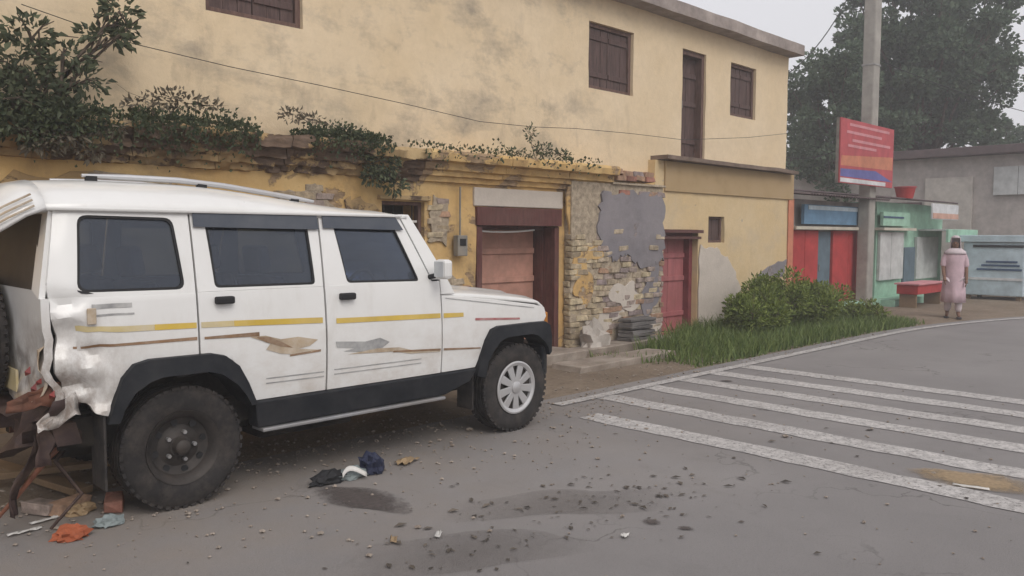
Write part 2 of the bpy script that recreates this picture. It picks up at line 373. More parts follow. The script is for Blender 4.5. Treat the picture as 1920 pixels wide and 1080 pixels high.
# ================================================================ ground and road
KERB_Y = 5.16
def edge_y(x): return KERB_Y - (.034*(x-13.2)**2 if x > 13.2 else 0)
road_pts = [(-60, KERB_Y), (-10, KERB_Y)]+[(x, edge_y(x)) for x in frange(-9, 31, .5)]
def strip(off0, off1, z, pts):
    mb = MB(); vs = []
    for i, p in enumerate(pts):
        a = Vector(pts[max(i-1, 0)]); b = Vector(pts[min(i+1, len(pts)-1)]); d = (b-a).normalized(); n = Vector((d.y, -d.x))
        vs += [(p[0]+n.x*off0, p[1]+n.y*off0, z), (p[0]+n.x*off1, p[1]+n.y*off1, z)]
    return mb.add(vs, [(2*i, 2*i+1, 2*i+3, 2*i+2) for i in range(len(pts)-1)])
tag(MB().add([(-400, -400, -.03), (400, -400, -.03), (400, 400, -.03), (-400, 400, -.03)], [(0, 1, 2, 3)]).obj('ground', 'dirt'), kind='structure')
road = tag(strip(-.10, 8.5, 0, road_pts).obj('road', 'asphalt', recalc=False), kind='structure')
# uneven roadside shoulder between the road and the houses
def shoulder():
    mb = MB(); xs = frange(-6, 30, .12); ys = [i/16 for i in range(17)]
    vs = []
    for x in xs:
        e = edge_y(x)
        for t in ys:
            y = e-.16+(8.4-e)*t; n = noise.fractal((x*1.3, y*1.3, 0), .8, 2, 5)
            vs.append((x, y, -.025+min(1, t*6)*(.035+.028*n)))
    m = len(ys)
    mb.add(vs, [(i*m+j, (i+1)*m+j, (i+1)*m+j+1, i*m+j+1) for i in range(len(xs)-1) for j in range(m-1)])
    return mb.obj('roadside_shoulder', 'dirt', smooth=180, recalc=False)
tag(shoulder(), kind='structure')
def ragged(pts, amp, sub, seed, z):
    r = random.Random(seed); out = []
    for i in range(len(pts)):
        a = Vector(pts[i]); b = Vector(pts[(i+1) % len(pts)])
        for j in range(sub): p = a.lerp(b, j/sub); out.append((p.x+r.uniform(-amp, amp), p.y+r.uniform(-amp, amp), z))
    return out
def sheet(name, pts, mat, parent): return MB().add(pts, [tuple(range(len(pts)))]).obj(name, mat, parent)
el = strip(.10, .22, .010, [(x_, edge_y(x_)) for x_ in frange(5.55, 31, .25)]).obj('edge_line', 'road_paint', road, recalc=False)
stripe_x = [5.42, 6.18, 6.92, 7.58, 8.22, 8.86]
for i, x in enumerate(stripe_x):
    y1 = 4.52 if i == 0 else 5.02
    pts = []; r = random.Random(i)
    n = 46
    for s_ in (0, 1):
        for j in range(n):
            t = j/(n-1) if s_ == 0 else 1-j/(n-1)
            pts.append((x+(-.132 if s_ == 0 else .132)+r.uniform(-.016, .016)+.014*math.sin(t*9+i), y1-t*(y1+2.6), .005))
    sheet('painted_stripe', pts, 'road_paint', road)
def blob(cx, cy, rx, ry, a, z, seed, n=34, amp=.35):
    r = random.Random(seed); ph = [r.uniform(0, 6.28) for _ in range(5)]; out = []
    for i in range(n):
        t = 2*math.pi*i/n; q = 1+amp*sum(math.sin((k_+2)*t+ph[k_])/(k_+1.5) for k_ in range(5))*.6
        x, y = rx*q*math.cos(t), ry*q*math.sin(t); out.append((cx+x*math.cos(a)-y*math.sin(a), cy+x*math.sin(a)+y*math.cos(a), z))
    return out
p = on_ground(675, 935); sheet('damp_stain', blob(p.x, p.y, .42, .19, R(-70), .006, 3), 'stain_soft', road)
for i, (px, py, a, b) in enumerate([(1222, 980, .07, .045), (1362, 715, .10, .05), (1285, 992, .06, .03)]):
    q = on_ground(px, py); sheet('damp_stain', blob(q.x, q.y, a, b, R(-40), .007, 10+i, 22), 'stain_soft', road)
q = on_ground(1825, 903); sheet('sand_patch', blob(q.x, q.y, .40, .24, R(-75), .009, 21), 'sand_soft', road)
for i, (px, py, a, b, an) in enumerate([(880, 1035, .75, .22, R(-38)), (1060, 945, .70, .26, R(-30))]):
    q = on_ground(px, py); sheet('dirt_smear', blob(q.x, q.y, a, b, an, .0065, 70+i, 40, .5), 'smear_soft', road)
# leaf litter and grit on the road
def litter():
    r = random.Random(4); mb = MB()
    for i in range(260):
        t = r.random(); c = Vector((2.35, 3.15)).lerp(Vector((4.5, 2.85)), t) if r.random() < .78 else Vector((r.uniform(1.6, 7), r.uniform(1.2, 4.6)))
        x, y = c.x+r.gauss(0, .22), c.y+r.gauss(0, .24); s_ = r.choice([.012, .018, .025, .035, .05])*r.uniform(.4, .85); a = r.uniform(0, 6.28)
        u = Vector((math.cos(a), math.sin(a), 0)); v = Vector((-u.y, u.x, 0))*r.uniform(.3, .6); h = r.uniform(.05, .35)*s_
        P = Vector((x, y, .007)); o = len(mb.v)
        mb.v += [tuple(P-u*s_), tuple(P+v*s_+Vector((0, 0, h))), tuple(P+u*s_+Vector((0, 0, h*.4))), tuple(P-v*s_+Vector((0, 0, h*.7))), tuple(P+Vector((0, 0, h*.2)))]
        mb.f += [(o, o+4, o+1), (o+1, o+4, o+2), (o+2, o+4, o+3), (o+3, o+4, o)]
    return mb.obj('leaf_litter', 'litter', recalc=False)
tag(litter(), 'scattered dry leaf bits and grit lying on the asphalt', 'leaf litter', kind='stuff')
def grit():
    r = random.Random(9); mb = MB()
    for i in range(2600):
        t = r.random()
        if t < .62: x, y = r.uniform(-1, 14), 5.08+abs(r.gauss(0, .5))
        elif t < .9: x, y = r.uniform(1, 6.5), 5.2-abs(r.gauss(0, .7))
        else: x, y = r.uniform(1, 9), r.uniform(1, 5)
        s_ = r.choice([.004, .005, .006, .008, .008, .011, .015])*r.uniform(.6, 1.3)
        if r.random() < .015: s_ *= 1.8
        z = .012 if y > 5.2 else .002
        c = Vector((x, y, z+s_*.3)); vs = []
        for d in ((1, 0, 0), (0, 1, 0), (-1, 0, 0), (0, -1, 0), (0, 0, .75), (0, 0, -.5), (.7, .7, .3), (-.7, .6, .35), (-.6, -.7, .3), (.7, -.6, .35)):
            vs.append(c+Vector(d)*s_*r.uniform(.7, 1.25))
        mb.add(vs, [(4, 0, 6), (4, 6, 1), (4, 1, 7), (4, 7, 2), (4, 2, 8), (4, 8, 3), (4, 3, 9), (4, 9, 0), (5, 6, 0), (5, 1, 6), (5, 7, 1), (5, 2, 7), (5, 8, 2), (5, 3, 8), (5, 9, 3), (5, 0, 9)])
    return mb.obj('roadside_grit', 'stone_slab')
tag(grit(), 'small stones and grit along the road shoulder', 'gravel', kind='stuff')

# ================================================================ old house
WY, UY = 7.25, 7.40      # wall faces, lower and upper storey
house = thing('old_house', (8, WY, 0), 'old two-storey yellow plastered house with weeds on its ledge', 'house')
hl = Vector(house.location)
def H(o): return put(o, house)
def wall(name, outer, holes, Y, thick, mat, amp, grid=.16, nscale=2.2, keep=None):
    bm = fill_poly(outer, holes)
    xs = [p[0] for p in outer]; zs = [p[1] for p in outer]
    slice_bm(bm, frange(min(xs)+grid, max(xs), grid), frange(min(zs)+grid, max(zs), grid))
    solid(bm, thick)
    for v in bm.verts:
        if v.co.y < thick*.5:
            n = noise.fractal((v.co.x*nscale, 3.1, v.co.z*nscale), .8, 2, 5); v.co.y += amp*n
        v.co.y += Y
    return H(link(name, bm_mesh(bm, name, mat, 50)))
def rect(x0, z0, x1, z1): return [(x0, z0), (x1, z0), (x1, z1), (x0, z1)]
XL, XM, XR = -4.0, 10.22, 14.62
dA = (6.58, .02, 8.04, 1.88); win_dark = (5.22, 1.50, 5.80, 1.93)
wall('wall', rect(XL, -.05, XM, 2.46), [rect(*dA), rect(*win_dark)], WY, .42, 'plaster_lower', .020)
dP = (10.34, .03, 11.42, 1.66); win_s = (11.72, 1.45, 12.22, 1.88)
wall('wall', rect(XM+.004, -.05, XR, 2.70), [rect(*dP), rect(*win_s)], WY+.02, .40, 'plaster_right', .012)
uw = [(3.38, 3.61, 4.38, 4.56), (8.81, 3.60, 9.82, 4.51), (12.54, 3.61, 13.40, 4.50)]; ud = (11.09, 2.80, 11.78, 4.50)
wall('wall', rect(XL, 2.462, XR-.04, 4.95), [rect(*a) for a in uw]+[rect(*ud)], UY, .35, 'plaster_upper', .010)
H(MB().box((XR-.44, WY+.45, 0), (XR-.05, 13, 4.9)).obj('side_wall', 'plaster_right'))
H(MB().box((XL, 13, 0), (XR-.05, 13.3, 4.9)).obj('back_wall', 'plaster_right'))
H(MB().box((XL, UY+.36, 2.46), (XR-.45, 12.9, 2.6)).obj('floor_slab', 'eave_concrete'))
# eave slab
bm = fill_poly(rect(XL-.2, 4.885, XR+.02, 5.07)); slice_bm(bm, frange(XL, XR, .3)); solid(bm, 6.3)
for v in bm.verts: v.co.z += .012*noise.noise((v.co.x*1.1, 0, v.co.z)); v.co.y += 7.12+.02*noise.noise((v.co.x*1.7, 2, 0))
H(link('eave', bm_mesh(bm, 'eave', 'eave_concrete'), None, .012))
# slab over the right-hand half (sunshade)
bm = fill_poly(rect(10.28, 2.705, XR-.16, 2.765)); slice_bm(bm, frange(10.4, XR-.2, .2)); solid(bm, .32)
for v in bm.verts: v.co.z += .015*noise.noise((v.co.x*1.5, 0, 1)); v.co.y += 7.08+(.02*noise.noise((v.co.x*2, 5, 0)) if v.co.y < .1 else 0)
H(link('sunshade_slab', bm_mesh(bm, 'sunshade_slab', 'slab_brown'), None, .01))
H(MB().box((10.45, WY-.015, 2.24), (XR-.02, WY+.03, 2.70)).obj('ochre_band', 'band_ochre', bevel=.006))  # thin strip in darker ochre, slightly proud of the wall below the slab
H(MB().box((14.44, WY-.006, .0), (XR-.003, WY+.01, 2.23)).obj('painted_edge', 'sign_orange'))
# crumbling stepped cornice on the left-hand half, in broken lengths
r = random.Random(31)
prof = [(.02, 2.16), (-.045, 2.17), (-.05, 2.225), (-.10, 2.235), (-.105, 2.285), (-.155, 2.30), (-.165, 2.375), (-.26, 2.39), (-.275, 2.47), (-.25, 2.505), (.18, 2.53)]
x = XL
while x < 9.0:
    L = r.uniform(.5, 1.25); x1 = min(9.02, x+L)
    worn = .034 if x < 5.2 else .012
    secs = frange(x+.004, x1-.03, .035)+[x1-.004]; mb = MB(); vs = []
    dz = r.uniform(-.018, .006) if x < 5.2 else r.uniform(-.004, .002); cut = r.random() < (.45 if x < 5.2 else .1)
    for sx in secs:
        for (py, pz) in prof:
            n = noise.fractal((sx*7.5, py*11, pz*14), .45, 2.2, 7)
            pr = py*(.55 if cut and pz > 2.3 else 1)
            vs.append((sx+.01*noise.noise((sx, pz*9, 1)), WY+pr+(worn*n if py < 0 else 0), pz+dz+(worn*.6*n if py < 0 else 0)))
    m = len(prof)
    fs = [(i*m+j, (i+1)*m+j, (i+1)*m+(j+1) % m, i*m+(j+1) % m) for i in range(len(secs)-1) for j in range(m)]
    fs += [tuple(range(m)), tuple((len(secs)-1)*m+j for j in range(m))[::-1]]
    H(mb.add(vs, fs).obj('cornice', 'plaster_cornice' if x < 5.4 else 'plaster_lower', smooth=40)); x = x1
# closed wooden shutters upstairs
def shutter_window(x0, z0, x1, z1, Y, leaves=2, planks=3, bars=False):
    w_ = bpy.data.objects.new('window', None); C.objects.link(w_); w_.location = ((x0+x1)/2, Y, z0); H(w_)
    def W(mb, nm, mt, bv=.004):
        o = mb.obj(nm, mt, w_, bevel=bv); o.location = (-(x0+x1)/2, -Y, -z0); return o
    t = .055
    f = MB()
    for a, b in (((x0, Y+.05, z0), (x0+t, Y+.16, z1)), ((x1-t, Y+.05, z0), (x1, Y+.16, z1)), ((x0+t, Y+.052, z1-t), (x1-t, Y+.158, z1)), ((x0+t, Y+.052, z0), (x1-t, Y+.158, z0+t))): f.box(a, b)
    W(f, 'frame', 'frame_wood')
    iw = (x1-x0-2*t)/leaves
    for i in range(leaves):
        a = x0+t+i*iw+.004; b = a+iw-.008; pw = (b-a)/planks
        for j in range(planks):
            W(MB().box((a+j*pw+.002, Y+.085+.004*(j % 2), z0+t+.005), (a+(j+1)*pw-.002, Y+.11+.004*(j % 2), z1-t-.005)), 'plank', 'shutter_wood')
        for zz in (z0+.18, z1-.22): W(MB().box((a+.01, Y+.068, zz), (b-.01, Y+.086, zz+.07)), 'batten', 'shutter_wood')
    return w_
for a in uw: shutter_window(*a, UY)
# tall narrow upstairs door
def plank_door(x0, z0, x1, z1, Y, rec, fmat, pmat, planks, t=.07, fd=.12, name='door', lintel=0):
    d = bpy.data.objects.new(name, None); C.objects.link(d); d.location = ((x0+x1)/2, Y, z0); H(d)
    def W(mb, nm, mt, bv=.004):
        o = mb.obj(nm, mt, d, bevel=bv); o.location = (-(x0+x1)/2, -Y, -z0); return o
    f = MB()
    f.box((x0, Y+rec-fd, z0), (x0+t, Y+rec+.05, z1)).box((x1-t, Y+rec-fd, z0), (x1, Y+rec+.05, z1)).box((x0+t, Y+rec-fd+.003, z1-t-lintel), (x1-t, Y+rec+.047, z1))
    W(f, 'frame', fmat)
    pw = (x1-x0-2*t-.01)/planks
    for j in range(planks):
        a = x0+t+.005+j*pw
        W(MB().box((a+.002, Y+rec+.003*(j % 2), z0+.02), (a+pw-.002, Y+rec+.03+.003*(j % 2), z1-t-lintel-.006)), 'plank', pmat)
    for zz in (z0+.25, (z0+z1)/2, z1-lintel-.4):
        W(MB().box((x0+t+.012, Y+rec-.022, zz), (x1-t-.012, Y+rec+.001, zz+.075)), 'rail', pmat)
    W(MB().tube([(x0+t+.10, Y+rec-.05, z0+.80), (x0+t+.10, Y+rec-.05, z0+.92)], .009), 'handle', 'steel_dull', 0)
    return d, W
plank_door(*ud, UY, .16, 'frame_wood', 'shutter_wood', 4)
# pink door by the brick buttress
d, W = plank_door(*dP, WY+.02, .20, 'pink_frame', 'door_pink', 4, t=.09, fd=.10, lintel=.05)
W(MB().box((dP[0]+.002, WY-.09, dP[3]-.055), (dP[2]-.002, WY+.11, dP[3]-.005)), 'lintel', 'maroon_wood')
W(MB().box((dP[0]+.002, WY-.05, dP[3]-.15), (dP[2]-.002, WY+.115, dP[3]-.11)), 'lintel', 'maroon_wood')
W(MB().box((dP[0]-.03, WY-.16, -.03), (dP[2]+.03, WY+.115, .05)), 'threshold', 'door_pink')
# deep maroon doorway behind the car
d, W = plank_door(*dA, WY, .36, 'maroon_wood', 'door_salmon', 2, t=.085, fd=.16, lintel=.16)
W(MB().box((dA[0]-.02, WY-.05, dA[3]-.20), (dA[2]+.02, WY+.12, dA[3]+.02)), 'lintel', 'maroon_wood')
W(MB().box((dA[0]+.001, WY-.022, dA[1]), (dA[0]+.085, WY+.19, dA[3]-.21)), 'jamb', 'maroon_wood')
W(MB().box((dA[2]-.085, WY-.022, dA[1]), (dA[2]-.001, WY+.19, dA[3]-.21)), 'jamb', 'maroon_wood')
W(MB().box((dA[2]-.10, WY+.192, dA[1]), (dA[2]-.002, WY+.33, dA[3]-.21)), 'jamb_lining', 'maroon_wood')
H(MB().box((dA[0]-.05, WY-.03, dA[3]+.03), (dA[2]+.06, WY+.05, 2.13)).obj('plaster_panel', 'plaster_patch', bevel=.01))
# white strip sagging above the leaf
pts = [(dA[0]+.10+t*(dA[2]-dA[0]-.45), WY+.10, dA[3]-.265-.02*math.sin(t*3.14)+.015*t) for t in [i/8 for i in range(9)]]
W(MB().tube(pts, .012, 6), 'curtain_cord', 'tarp_white', 0)
# dark barred window behind the windscreen
d = bpy.data.objects.new('window', None); C.objects.link(d); d.location = (5.5, WY, 1.5); H(d)
def W(mb, nm, mt, bv=.003):
    o = mb.obj(nm, mt, d, bevel=bv); o.location = (-5.5, -WY, -1.5); return o
x0, z0, x1, z1 = win_dark
W(MB().box((x0, WY+.06, z0), (x0+.04, WY+.14, z1)).box((x1-.04, WY+.06, z0), (x1, WY+.14, z1)).box((x0+.04, WY+.062, z1-.04), (x1-.04, WY+.138, z1)).box((x0+.04, WY+.062, z0), (x1-.04, WY+.138, z0+.04)), 'frame', 'frame_wood')
for i in range(4): W(MB().tube([(x0+.09+i*.13, WY+.10, z0+.03), (x0+.09+i*.13, WY+.10, z1-.03)], .007, 6), 'bar', 'wire_black', 0)
W(MB().box((x0+.03, WY+.085, z0+.20), (x1-.03, WY+.095, z0+.225)), 'bar', 'tarp_white')
W(MB().box((x0-.1, WY+.9, z0-.1), (x1+.1, WY+.95, z1+.1)), 'dark_room', 'dark_interior', 0)
W(MB().box((x0-.06, WY-.06, z1+.015), (x1+.06, WY+.06, z1+.06), .008), 'lintel', 'plaster_cornice')
# small square window
d = bpy.data.objects.new('window', None); C.objects.link(d); d.location = (12, WY, 1.45); H(d)
x0, z0, x1, z1 = win_s
def W(mb, nm, mt, bv=.003):
    o = mb.obj(nm, mt, d, bevel=bv); o.location = (-12, -WY, -1.45); return o
W(MB().box((x0, WY+.08, z0), (x0+.04, WY+.16, z1)).box((x1-.04, WY+.08, z0), (x1, WY+.16, z1)).box((x0+.04, WY+.082, z1-.04), (x1-.04, WY+.158, z1)).box((x0+.04, WY+.082, z0), (x1-.04, WY+.158, z0+.04)), 'frame', 'frame_wood')
for i in range(2): W(MB().box((x0+.045+i*.212, WY+.115, z0+.045), (x0+.25+i*.212, WY+.135, z1-.045)), 'shutter', 'shutter_wood')
# pale patch of cement render under it
def patch(pts, Y, mat, name='render_patch', t=.02):
    bm = fill_poly(pts); solid(bm, -t)
    for v in bm.verts: v.co.y += Y+.008*noise.noise((v.co.x*4, 0, v.co.z*4))
    return H(link(name, bm_mesh(bm, name, mat, 40), None, .004))
def rag2(pts, amp, sub, seed):
    return [(p_[0], p_[1]) for p_ in ragged(pts, amp, sub, seed, 0)]
patch(rag2([(11.46, .0), (12.7, .0), (12.75, .7), (12.35, 1.15), (12.0, 1.36), (11.46, 1.40)], .035, 6, 5), WY+.012, 'cement_grey' if 0 else 'plaster_patch')
patch(rag2([(13.2, .75), (14.3, .8), (14.4, 1.12), (13.7, 1.02)], .03, 5, 6), WY+.012, 'cement_grey')
for sd_, P in enumerate([[(1.6, 1.7), (2.5, 1.75), (2.4, 2.05), (1.7, 2.02)], [(4.6, 1.55), (5.1, 1.5), (5.15, 1.85), (4.8, 1.95)]]):
    patch(rag2(P, .05, 6, 40+sd_), WY-.005, 'plaster_cornice')
# brick buttress: mortar core, then bricks one by one
bx0, bx1, BY = 8.14, 10.26, 7.12
core = MB().box((bx0+.03, BY+.012, -.03), (bx1-.03, WY+.08, 2.28)); 
mcore = H(core.obj('masonry_core', 'mortar'))
brick_meshes = []
for i in range(4):
    r = random.Random(50+i); b = MB().box((-.5, -.5, -.5), (.5, .5, .5), .07, r)
    me = b.mesh('brick', 'brick_0'); bm = bmesh.new(); bm.from_mesh(me); bmesh.ops.bevel(bm, geom=bm.edges[:], offset=.06, segments=1, affect='EDGES'); bm.to_mesh(me); bm.free(); brick_meshes.append(me)
def brick(cx, cy, cz, sx, sy, sz, mat, r, parent=house):
    o = bpy.data.objects.new('brick', r.choice(brick_meshes)); C.objects.link(o)
    o.material_slots[0].link = 'OBJECT'; o.material_slots[0].material = MATS[mat]
    o.scale = (sx*r.choice((1, -1)) if 0 else sx, sy, sz); o.rotation_euler = (r.gauss(0, .05), r.gauss(0, .035), r.gauss(0, .05))
    o.location = Vector((cx, cy, cz))-Vector(parent.location); o.parent = parent; return o
r = random.Random(77); nb = 0; row = 0; z = .02; bh = .078
while z < 2.2:
    x = bx0+(-.10 if row % 2 else 0)
    while x < bx1-.03:
        bl = r.uniform(.205, .245); xa = max(x, bx0); xb = min(x+bl-.012, bx1)
        cx = (xa+xb)/2; x += bl
        if xb-xa < .05: continue
        plastered = z > 1.42+.16*math.sin(cx*5)+r.uniform(-.08, .08) and cx > 8.86
        if cx < 8.86 and z > 1.55+r.uniform(-.1, .1): continue
        if plastered and z < 2.12: continue
        if r.random() < .035: continue
        if z >= 2.10: mt = r.choice(['brick_6', 'brick_5', 'brick_6', 'brick_4'])
        elif cx < 8.8: mt = r.choice(['brick_0', 'brick_1', 'brick_7', 'brick_0', 'brick_2'])
        else: mt = r.choice(['brick_2', 'brick_3', 'brick_4', 'brick_2', 'brick_7', 'brick_3', 'brick_5'])
        pro = r.gauss(0, .014)
        brick(cx, BY+.05+pro, z+bh/2, xb-xa, .11, bh-.010, mt, r); nb += 1
    z += bh; row += 1
patch(rag2([(8.72, 1.42), (9.0, 1.22), (9.35, 1.28), (9.7, 1.10), (10.24, 1.20), (10.25, 2.14), (9.6, 2.17), (8.75, 2.14)], .05, 9, 15), BY+.02, 'cement_grey', t=.035)
for sd_, (cx, cz, rx_, rz_, mt) in enumerate([(8.4, .95, .22, .30, 'plaster_lower'), (9.35, .70, .30, .22, 'plaster_patch'), (9.95, .75, .22, .34, 'cement_grey'), (8.85, .40, .34, .16, 'plaster_patch'), (8.55, 1.32, .26, .12, 'plaster_lower'), (9.9, .25, .28, .14, 'plaster_patch')]):
    patch([(q_[0], q_[1]) for q_ in blob(cx, cz, rx_, rz_, 0, 0, 300+sd_, 44, .6)], BY+.012, mt, t=.022)
patch(rag2([(8.16, 1.50), (8.84, 1.42), (8.84, 2.2), (8.10, 2.2)], .03, 6, 16), BY+.06, 'plaster_lower', t=.03)
# a few loose red bricks under the slab
for i in range(4): brick(9.15+i*.24, 7.13+r.uniform(-.02, .03), 2.36+r.uniform(-.01, .02), .22, .12, .07, r.choice(['brick_6', 'brick_5']), r)
for i in range(4): brick(9.0+i*.25+.1, 7.15+r.uniform(-.02, .03), 2.44+r.uniform(-.01, .02), .22, .12, .07, r.choice(['brick_6', 'brick_5', 'brick_4']), r)
H(MB().box((9.0, 7.1, 2.275), (10.26, WY+.3, 2.31), .008).obj('ledge_stone', 'mortar', bevel=.005))
# bare brick showing where plaster fell off on the left
r = random.Random(99)
def inside(x, z, poly):
    c = False
    for a, b in zip(poly, poly[1:]+poly[:1]):
        if (a[1] > z) != (b[1] > z) and x < (b[0]-a[0])*(z-a[1])/(b[1]-a[1])+a[0]: c = not c
    return c
for sd_, poly in enumerate([[(5.86, .3), (6.46, .2), (6.5, .9), (6.2, 1.1), (6.05, .95), (5.84, .8)], [(5.86, 1.5), (6.1, 1.45), (6.15, 1.95), (5.9, 2.0)], [(2.1, 1.74), (2.9, 1.70), (3.1, 1.85), (2.9, 2.08), (2.3, 2.10)], [(3.9, 1.6), (4.5, 1.55), (4.7, 1.8), (4.4, 2.05), (4.05, 1.95)], [(4.75, 1.2), (5.16, 1.1), (5.18, 1.4), (4.8, 1.5)]]):
    rp = rag2(poly, .035, 5, 200+sd_); patch(rp, WY-.002, 'mortar', 'bare_patch', .022)
    for rw in range(3, 28):
        x_ = 1.5+(.11 if rw % 2 else 0)
        while x_ < 6.6:
            if inside(x_, rw*.078, rp): brick(x_, WY+.016+r.uniform(-.008, .008), rw*.078, .205, .10, .064, r.choice(['brick_0', 'brick_1', 'brick_5', 'brick_2', 'brick_3']), r)
            x_ += .222
# meter box on the wall
mb_ = thing('meter_box', (6.27, WY-.03, 1.32), 'small grey electricity meter box on the wall left of the maroon doorway', 'meter box')
MB().box((-.075, -.09, .0), (.075, -.005, .24)).obj('case', 'box_grey', mb_, bevel=.008)
MB().box((-.045, -.097, .12), (.045, -.091, .20)).obj('dial_window', 'plastic_black', mb_)
MB().tube([(0, -.04, .24), (0, -.04, .6), (.02, -.02, .80)], .011, 6).obj('conduit', 'box_grey', mb_, smooth=60)
# wire sagging along the facade
pts = [on_wall(x_, y_, 7.30) for x_, y_ in ((40, 8), (250, 82), (430, 125), (600, 160), (760, 195), (900, 228), (1000, 238), (1080, 241), (1180, 250), (1280, 262), (1400, 258), (1478, 250))]
tag(MB().tube([tuple(p_) for p_ in pts], .0038, 5).obj('wall_cable', 'wire_black', smooth=60), 'thin black cable sagging across the upper yellow facade', 'cable')

# steps and stones in front of the wall
def stone(name, a, b, mat, jit, label, cat, seed, group=None, rz=0):
    me = MB().box(a, b, jit, random.Random(seed)).mesh(name, mat); bm = bmesh.new(); bm.from_mesh(me)
    bmesh.ops.subdivide_edges(bm, edges=bm.edges[:], cuts=4, use_grid_fill=True)
    c = (Vector(a)+Vector(b))/2
    for v in bm.verts:
        n = noise.fractal((v.co*5), .8, 2, 4); v.co += (v.co-c).normalized()*n*jit*.8
    for v in bm.verts: v.co -= c
    bm.to_mesh(me); bm.free(); me.polygons.foreach_set('use_smooth', [True]*len(me.polygons)); me.set_sharp_from_angle(angle=R(35))
    o = link(name, me, None, .012); o.location = c; o.rotation_euler.z = rz
    return tag(o, label, cat, group)
stone('stone_step', (7.9, 6.72, -.02), (10.0, 7.10, .10), 'stone_slab', .02, 'long grey stone step at the foot of the brick buttress', 'step', 1)
stone('stone_step', (6.2, 6.55, -.02), (7.84, 7.18, .13), 'stone_slab', .02, 'broad worn stone step below the maroon doorway behind the car', 'step', 2)
stone('stone_slab', (7.0, 5.95, -.03), (8.9, 6.38, .07), 'stone_slab', .025, 'flat dusty paving slab lying between step and road beside the grass', 'slab', 3)
r = random.Random(5)
for i in range(6):
    zz = .10+i*.052
    o = stone('slate_tile', (9.05+.01*i, 6.80, zz), (9.62+r.uniform(-.05, .04), 7.05, zz+.040), 'stone_dark', .012,
          'dark slate tile, %s of the stack at the foot of the brick buttress' % ('bottom', 'second from bottom', 'third from bottom', 'third from top', 'second from top', 'top')[i], 'tile', 20+i, 'dark tiles stacked by the buttress', r.uniform(-.08, .08))

# ================================================================ plants
def clump(n, c, rad, r, hollow=.35, flat=1):
    out = []
    for _ in range(n):
        d = Vector((r.gauss(0, 1), r.gauss(0, 1), r.gauss(0, 1))).normalized(); q = (hollow+(1-hollow)*r.random()**.6)
        out.append((Vector(c)+Vector((d.x*rad[0]*q, d.y*rad[1]*q, d.z*rad[2]*q)), d))
    return out
def plant(name, base, clumps, size, mat, label, cat, seed, dens=1.0, up=.2, droop=0, stem_mat='bark', stem=.012, group=None, asp=.26):
    r = random.Random(seed); root = thing(name, base, label, cat, group); B = Vector(base)
    pts = []; st = MB()
    for (c, rad, n) in clumps:
        pts += clump(int(n*dens), Vector(c)-B, rad, r)
        mid = (Vector(c)-B)*.5+Vector((r.uniform(-.1, .1), r.uniform(-.06, .06), .05))
        e = Vector(c)-B; st.tube([(0, 0, -.01), mid, e], [stem, stem*.7, stem*.35], 6)
        for _ in range(5):
            d = Vector((r.gauss(0, 1)*rad[0], r.gauss(0, 1)*rad[1], r.gauss(0, 1)*rad[2]))*.8
            st.tube([mid.lerp(e, r.uniform(.3, 1)), e+d*.5, e+d], [stem*.5, stem*.3, stem*.15], 4)
    leaf_mesh(pts, size, r, up, droop, asp=asp).obj('foliage', mat, root, recalc=False)
    st.obj('stem', stem_mat, root, smooth=60)
    return root
def wp(x, y, Y): return tuple(on_wall(x, y, Y))
# sapling rooted in the ledge, top left
c = [(wp(x_, y_, 7.05), (a, .14, b), n) for x_, y_, a, b, n in ((30, 120, .24, .24, 170), (70, 180, .22, .20, 210), (110, 215, .22, .12, 190), (150, 150, .20, .12, 100), (200, 70, .24, .07, 70), (225, 20, .15, .10, 60), (55, 60, .22, .12, 70), (120, 100, .22, .07, 60), (40, 240, .2, .1, 120), (235, 55, .10, .05, 30), (15, 190, .15, .25, 160))]
plant('fig_sapling', wp(75, 262, 7.10), c, .075, 'leaf_wall', 'dark leafy sapling rooted in the ledge at the upper left', 'sapling', 11, 1.35, .1, .2, stem=.022)
c = [(wp(x_, y_, 7.02), (a, .10, b), n) for x_, y_, a, b, n in ((120, 260, .22, .06, 120), (170, 285, .12, .06, 60), (80, 275, .15, .05, 60), (200, 240, .15, .05, 80))]
plant('hanging_weed', wp(130, 245, 7.02), c, .06, 'leaf_dry', 'brown withered weed hanging under the sapling over the ledge edge', 'weed', 12, 1, -.1, .5)
c = [(wp(x_, y_, 7.06), (a, .10, b), n) for x_, y_, a, b, n in ((650, 250, .14, .07, 110), (690, 275, .18, .10, 220), (720, 310, .20, .13, 230), (740, 345, .16, .11, 130), (700, 330, .14, .1, 90))]
plant('ledge_bush', wp(705, 285, 7.12), c, .06, 'leaf_wall', 'grey-green bush spilling over the ledge above the car windscreen', 'bush', 13, 1, 0, .3)
c = [(wp(x_, y_, 7.15), (a, .08, b), n) for x_, y_, a, b, n in ((995, 250, .07, .10, 50), (1020, 280, .16, .07, 90), (965, 285, .10, .05, 40), (1055, 290, .14, .06, 60))]
plant('ledge_weed', wp(1005, 300, 7.15), c, .05, 'leaf_wall', 'small upright weed on the ledge above the maroon doorway', 'weed', 14, 1, .3, 0, stem=.006)
c = [(wp(x_, y_, 7.15), (a, .08, b), n) for x_, y_, a, b, n in ((545, 215, .14, .06, 70), (590, 225, .12, .05, 50))]
plant('ledge_weed', wp(560, 232, 7.12), c, .05, 'leaf_dry', 'dry brownish weed on the ledge left of the grey-green bush', 'weed', 15, 1, .2, 0, stem=.005)
c = [(wp(x_, y_, 7.15), (a, .08, b), n) for x_, y_, a, b, n in ((330, 185, .24, .08, 150), (270, 195, .2, .07, 130), (390, 198, .16, .05, 70))]
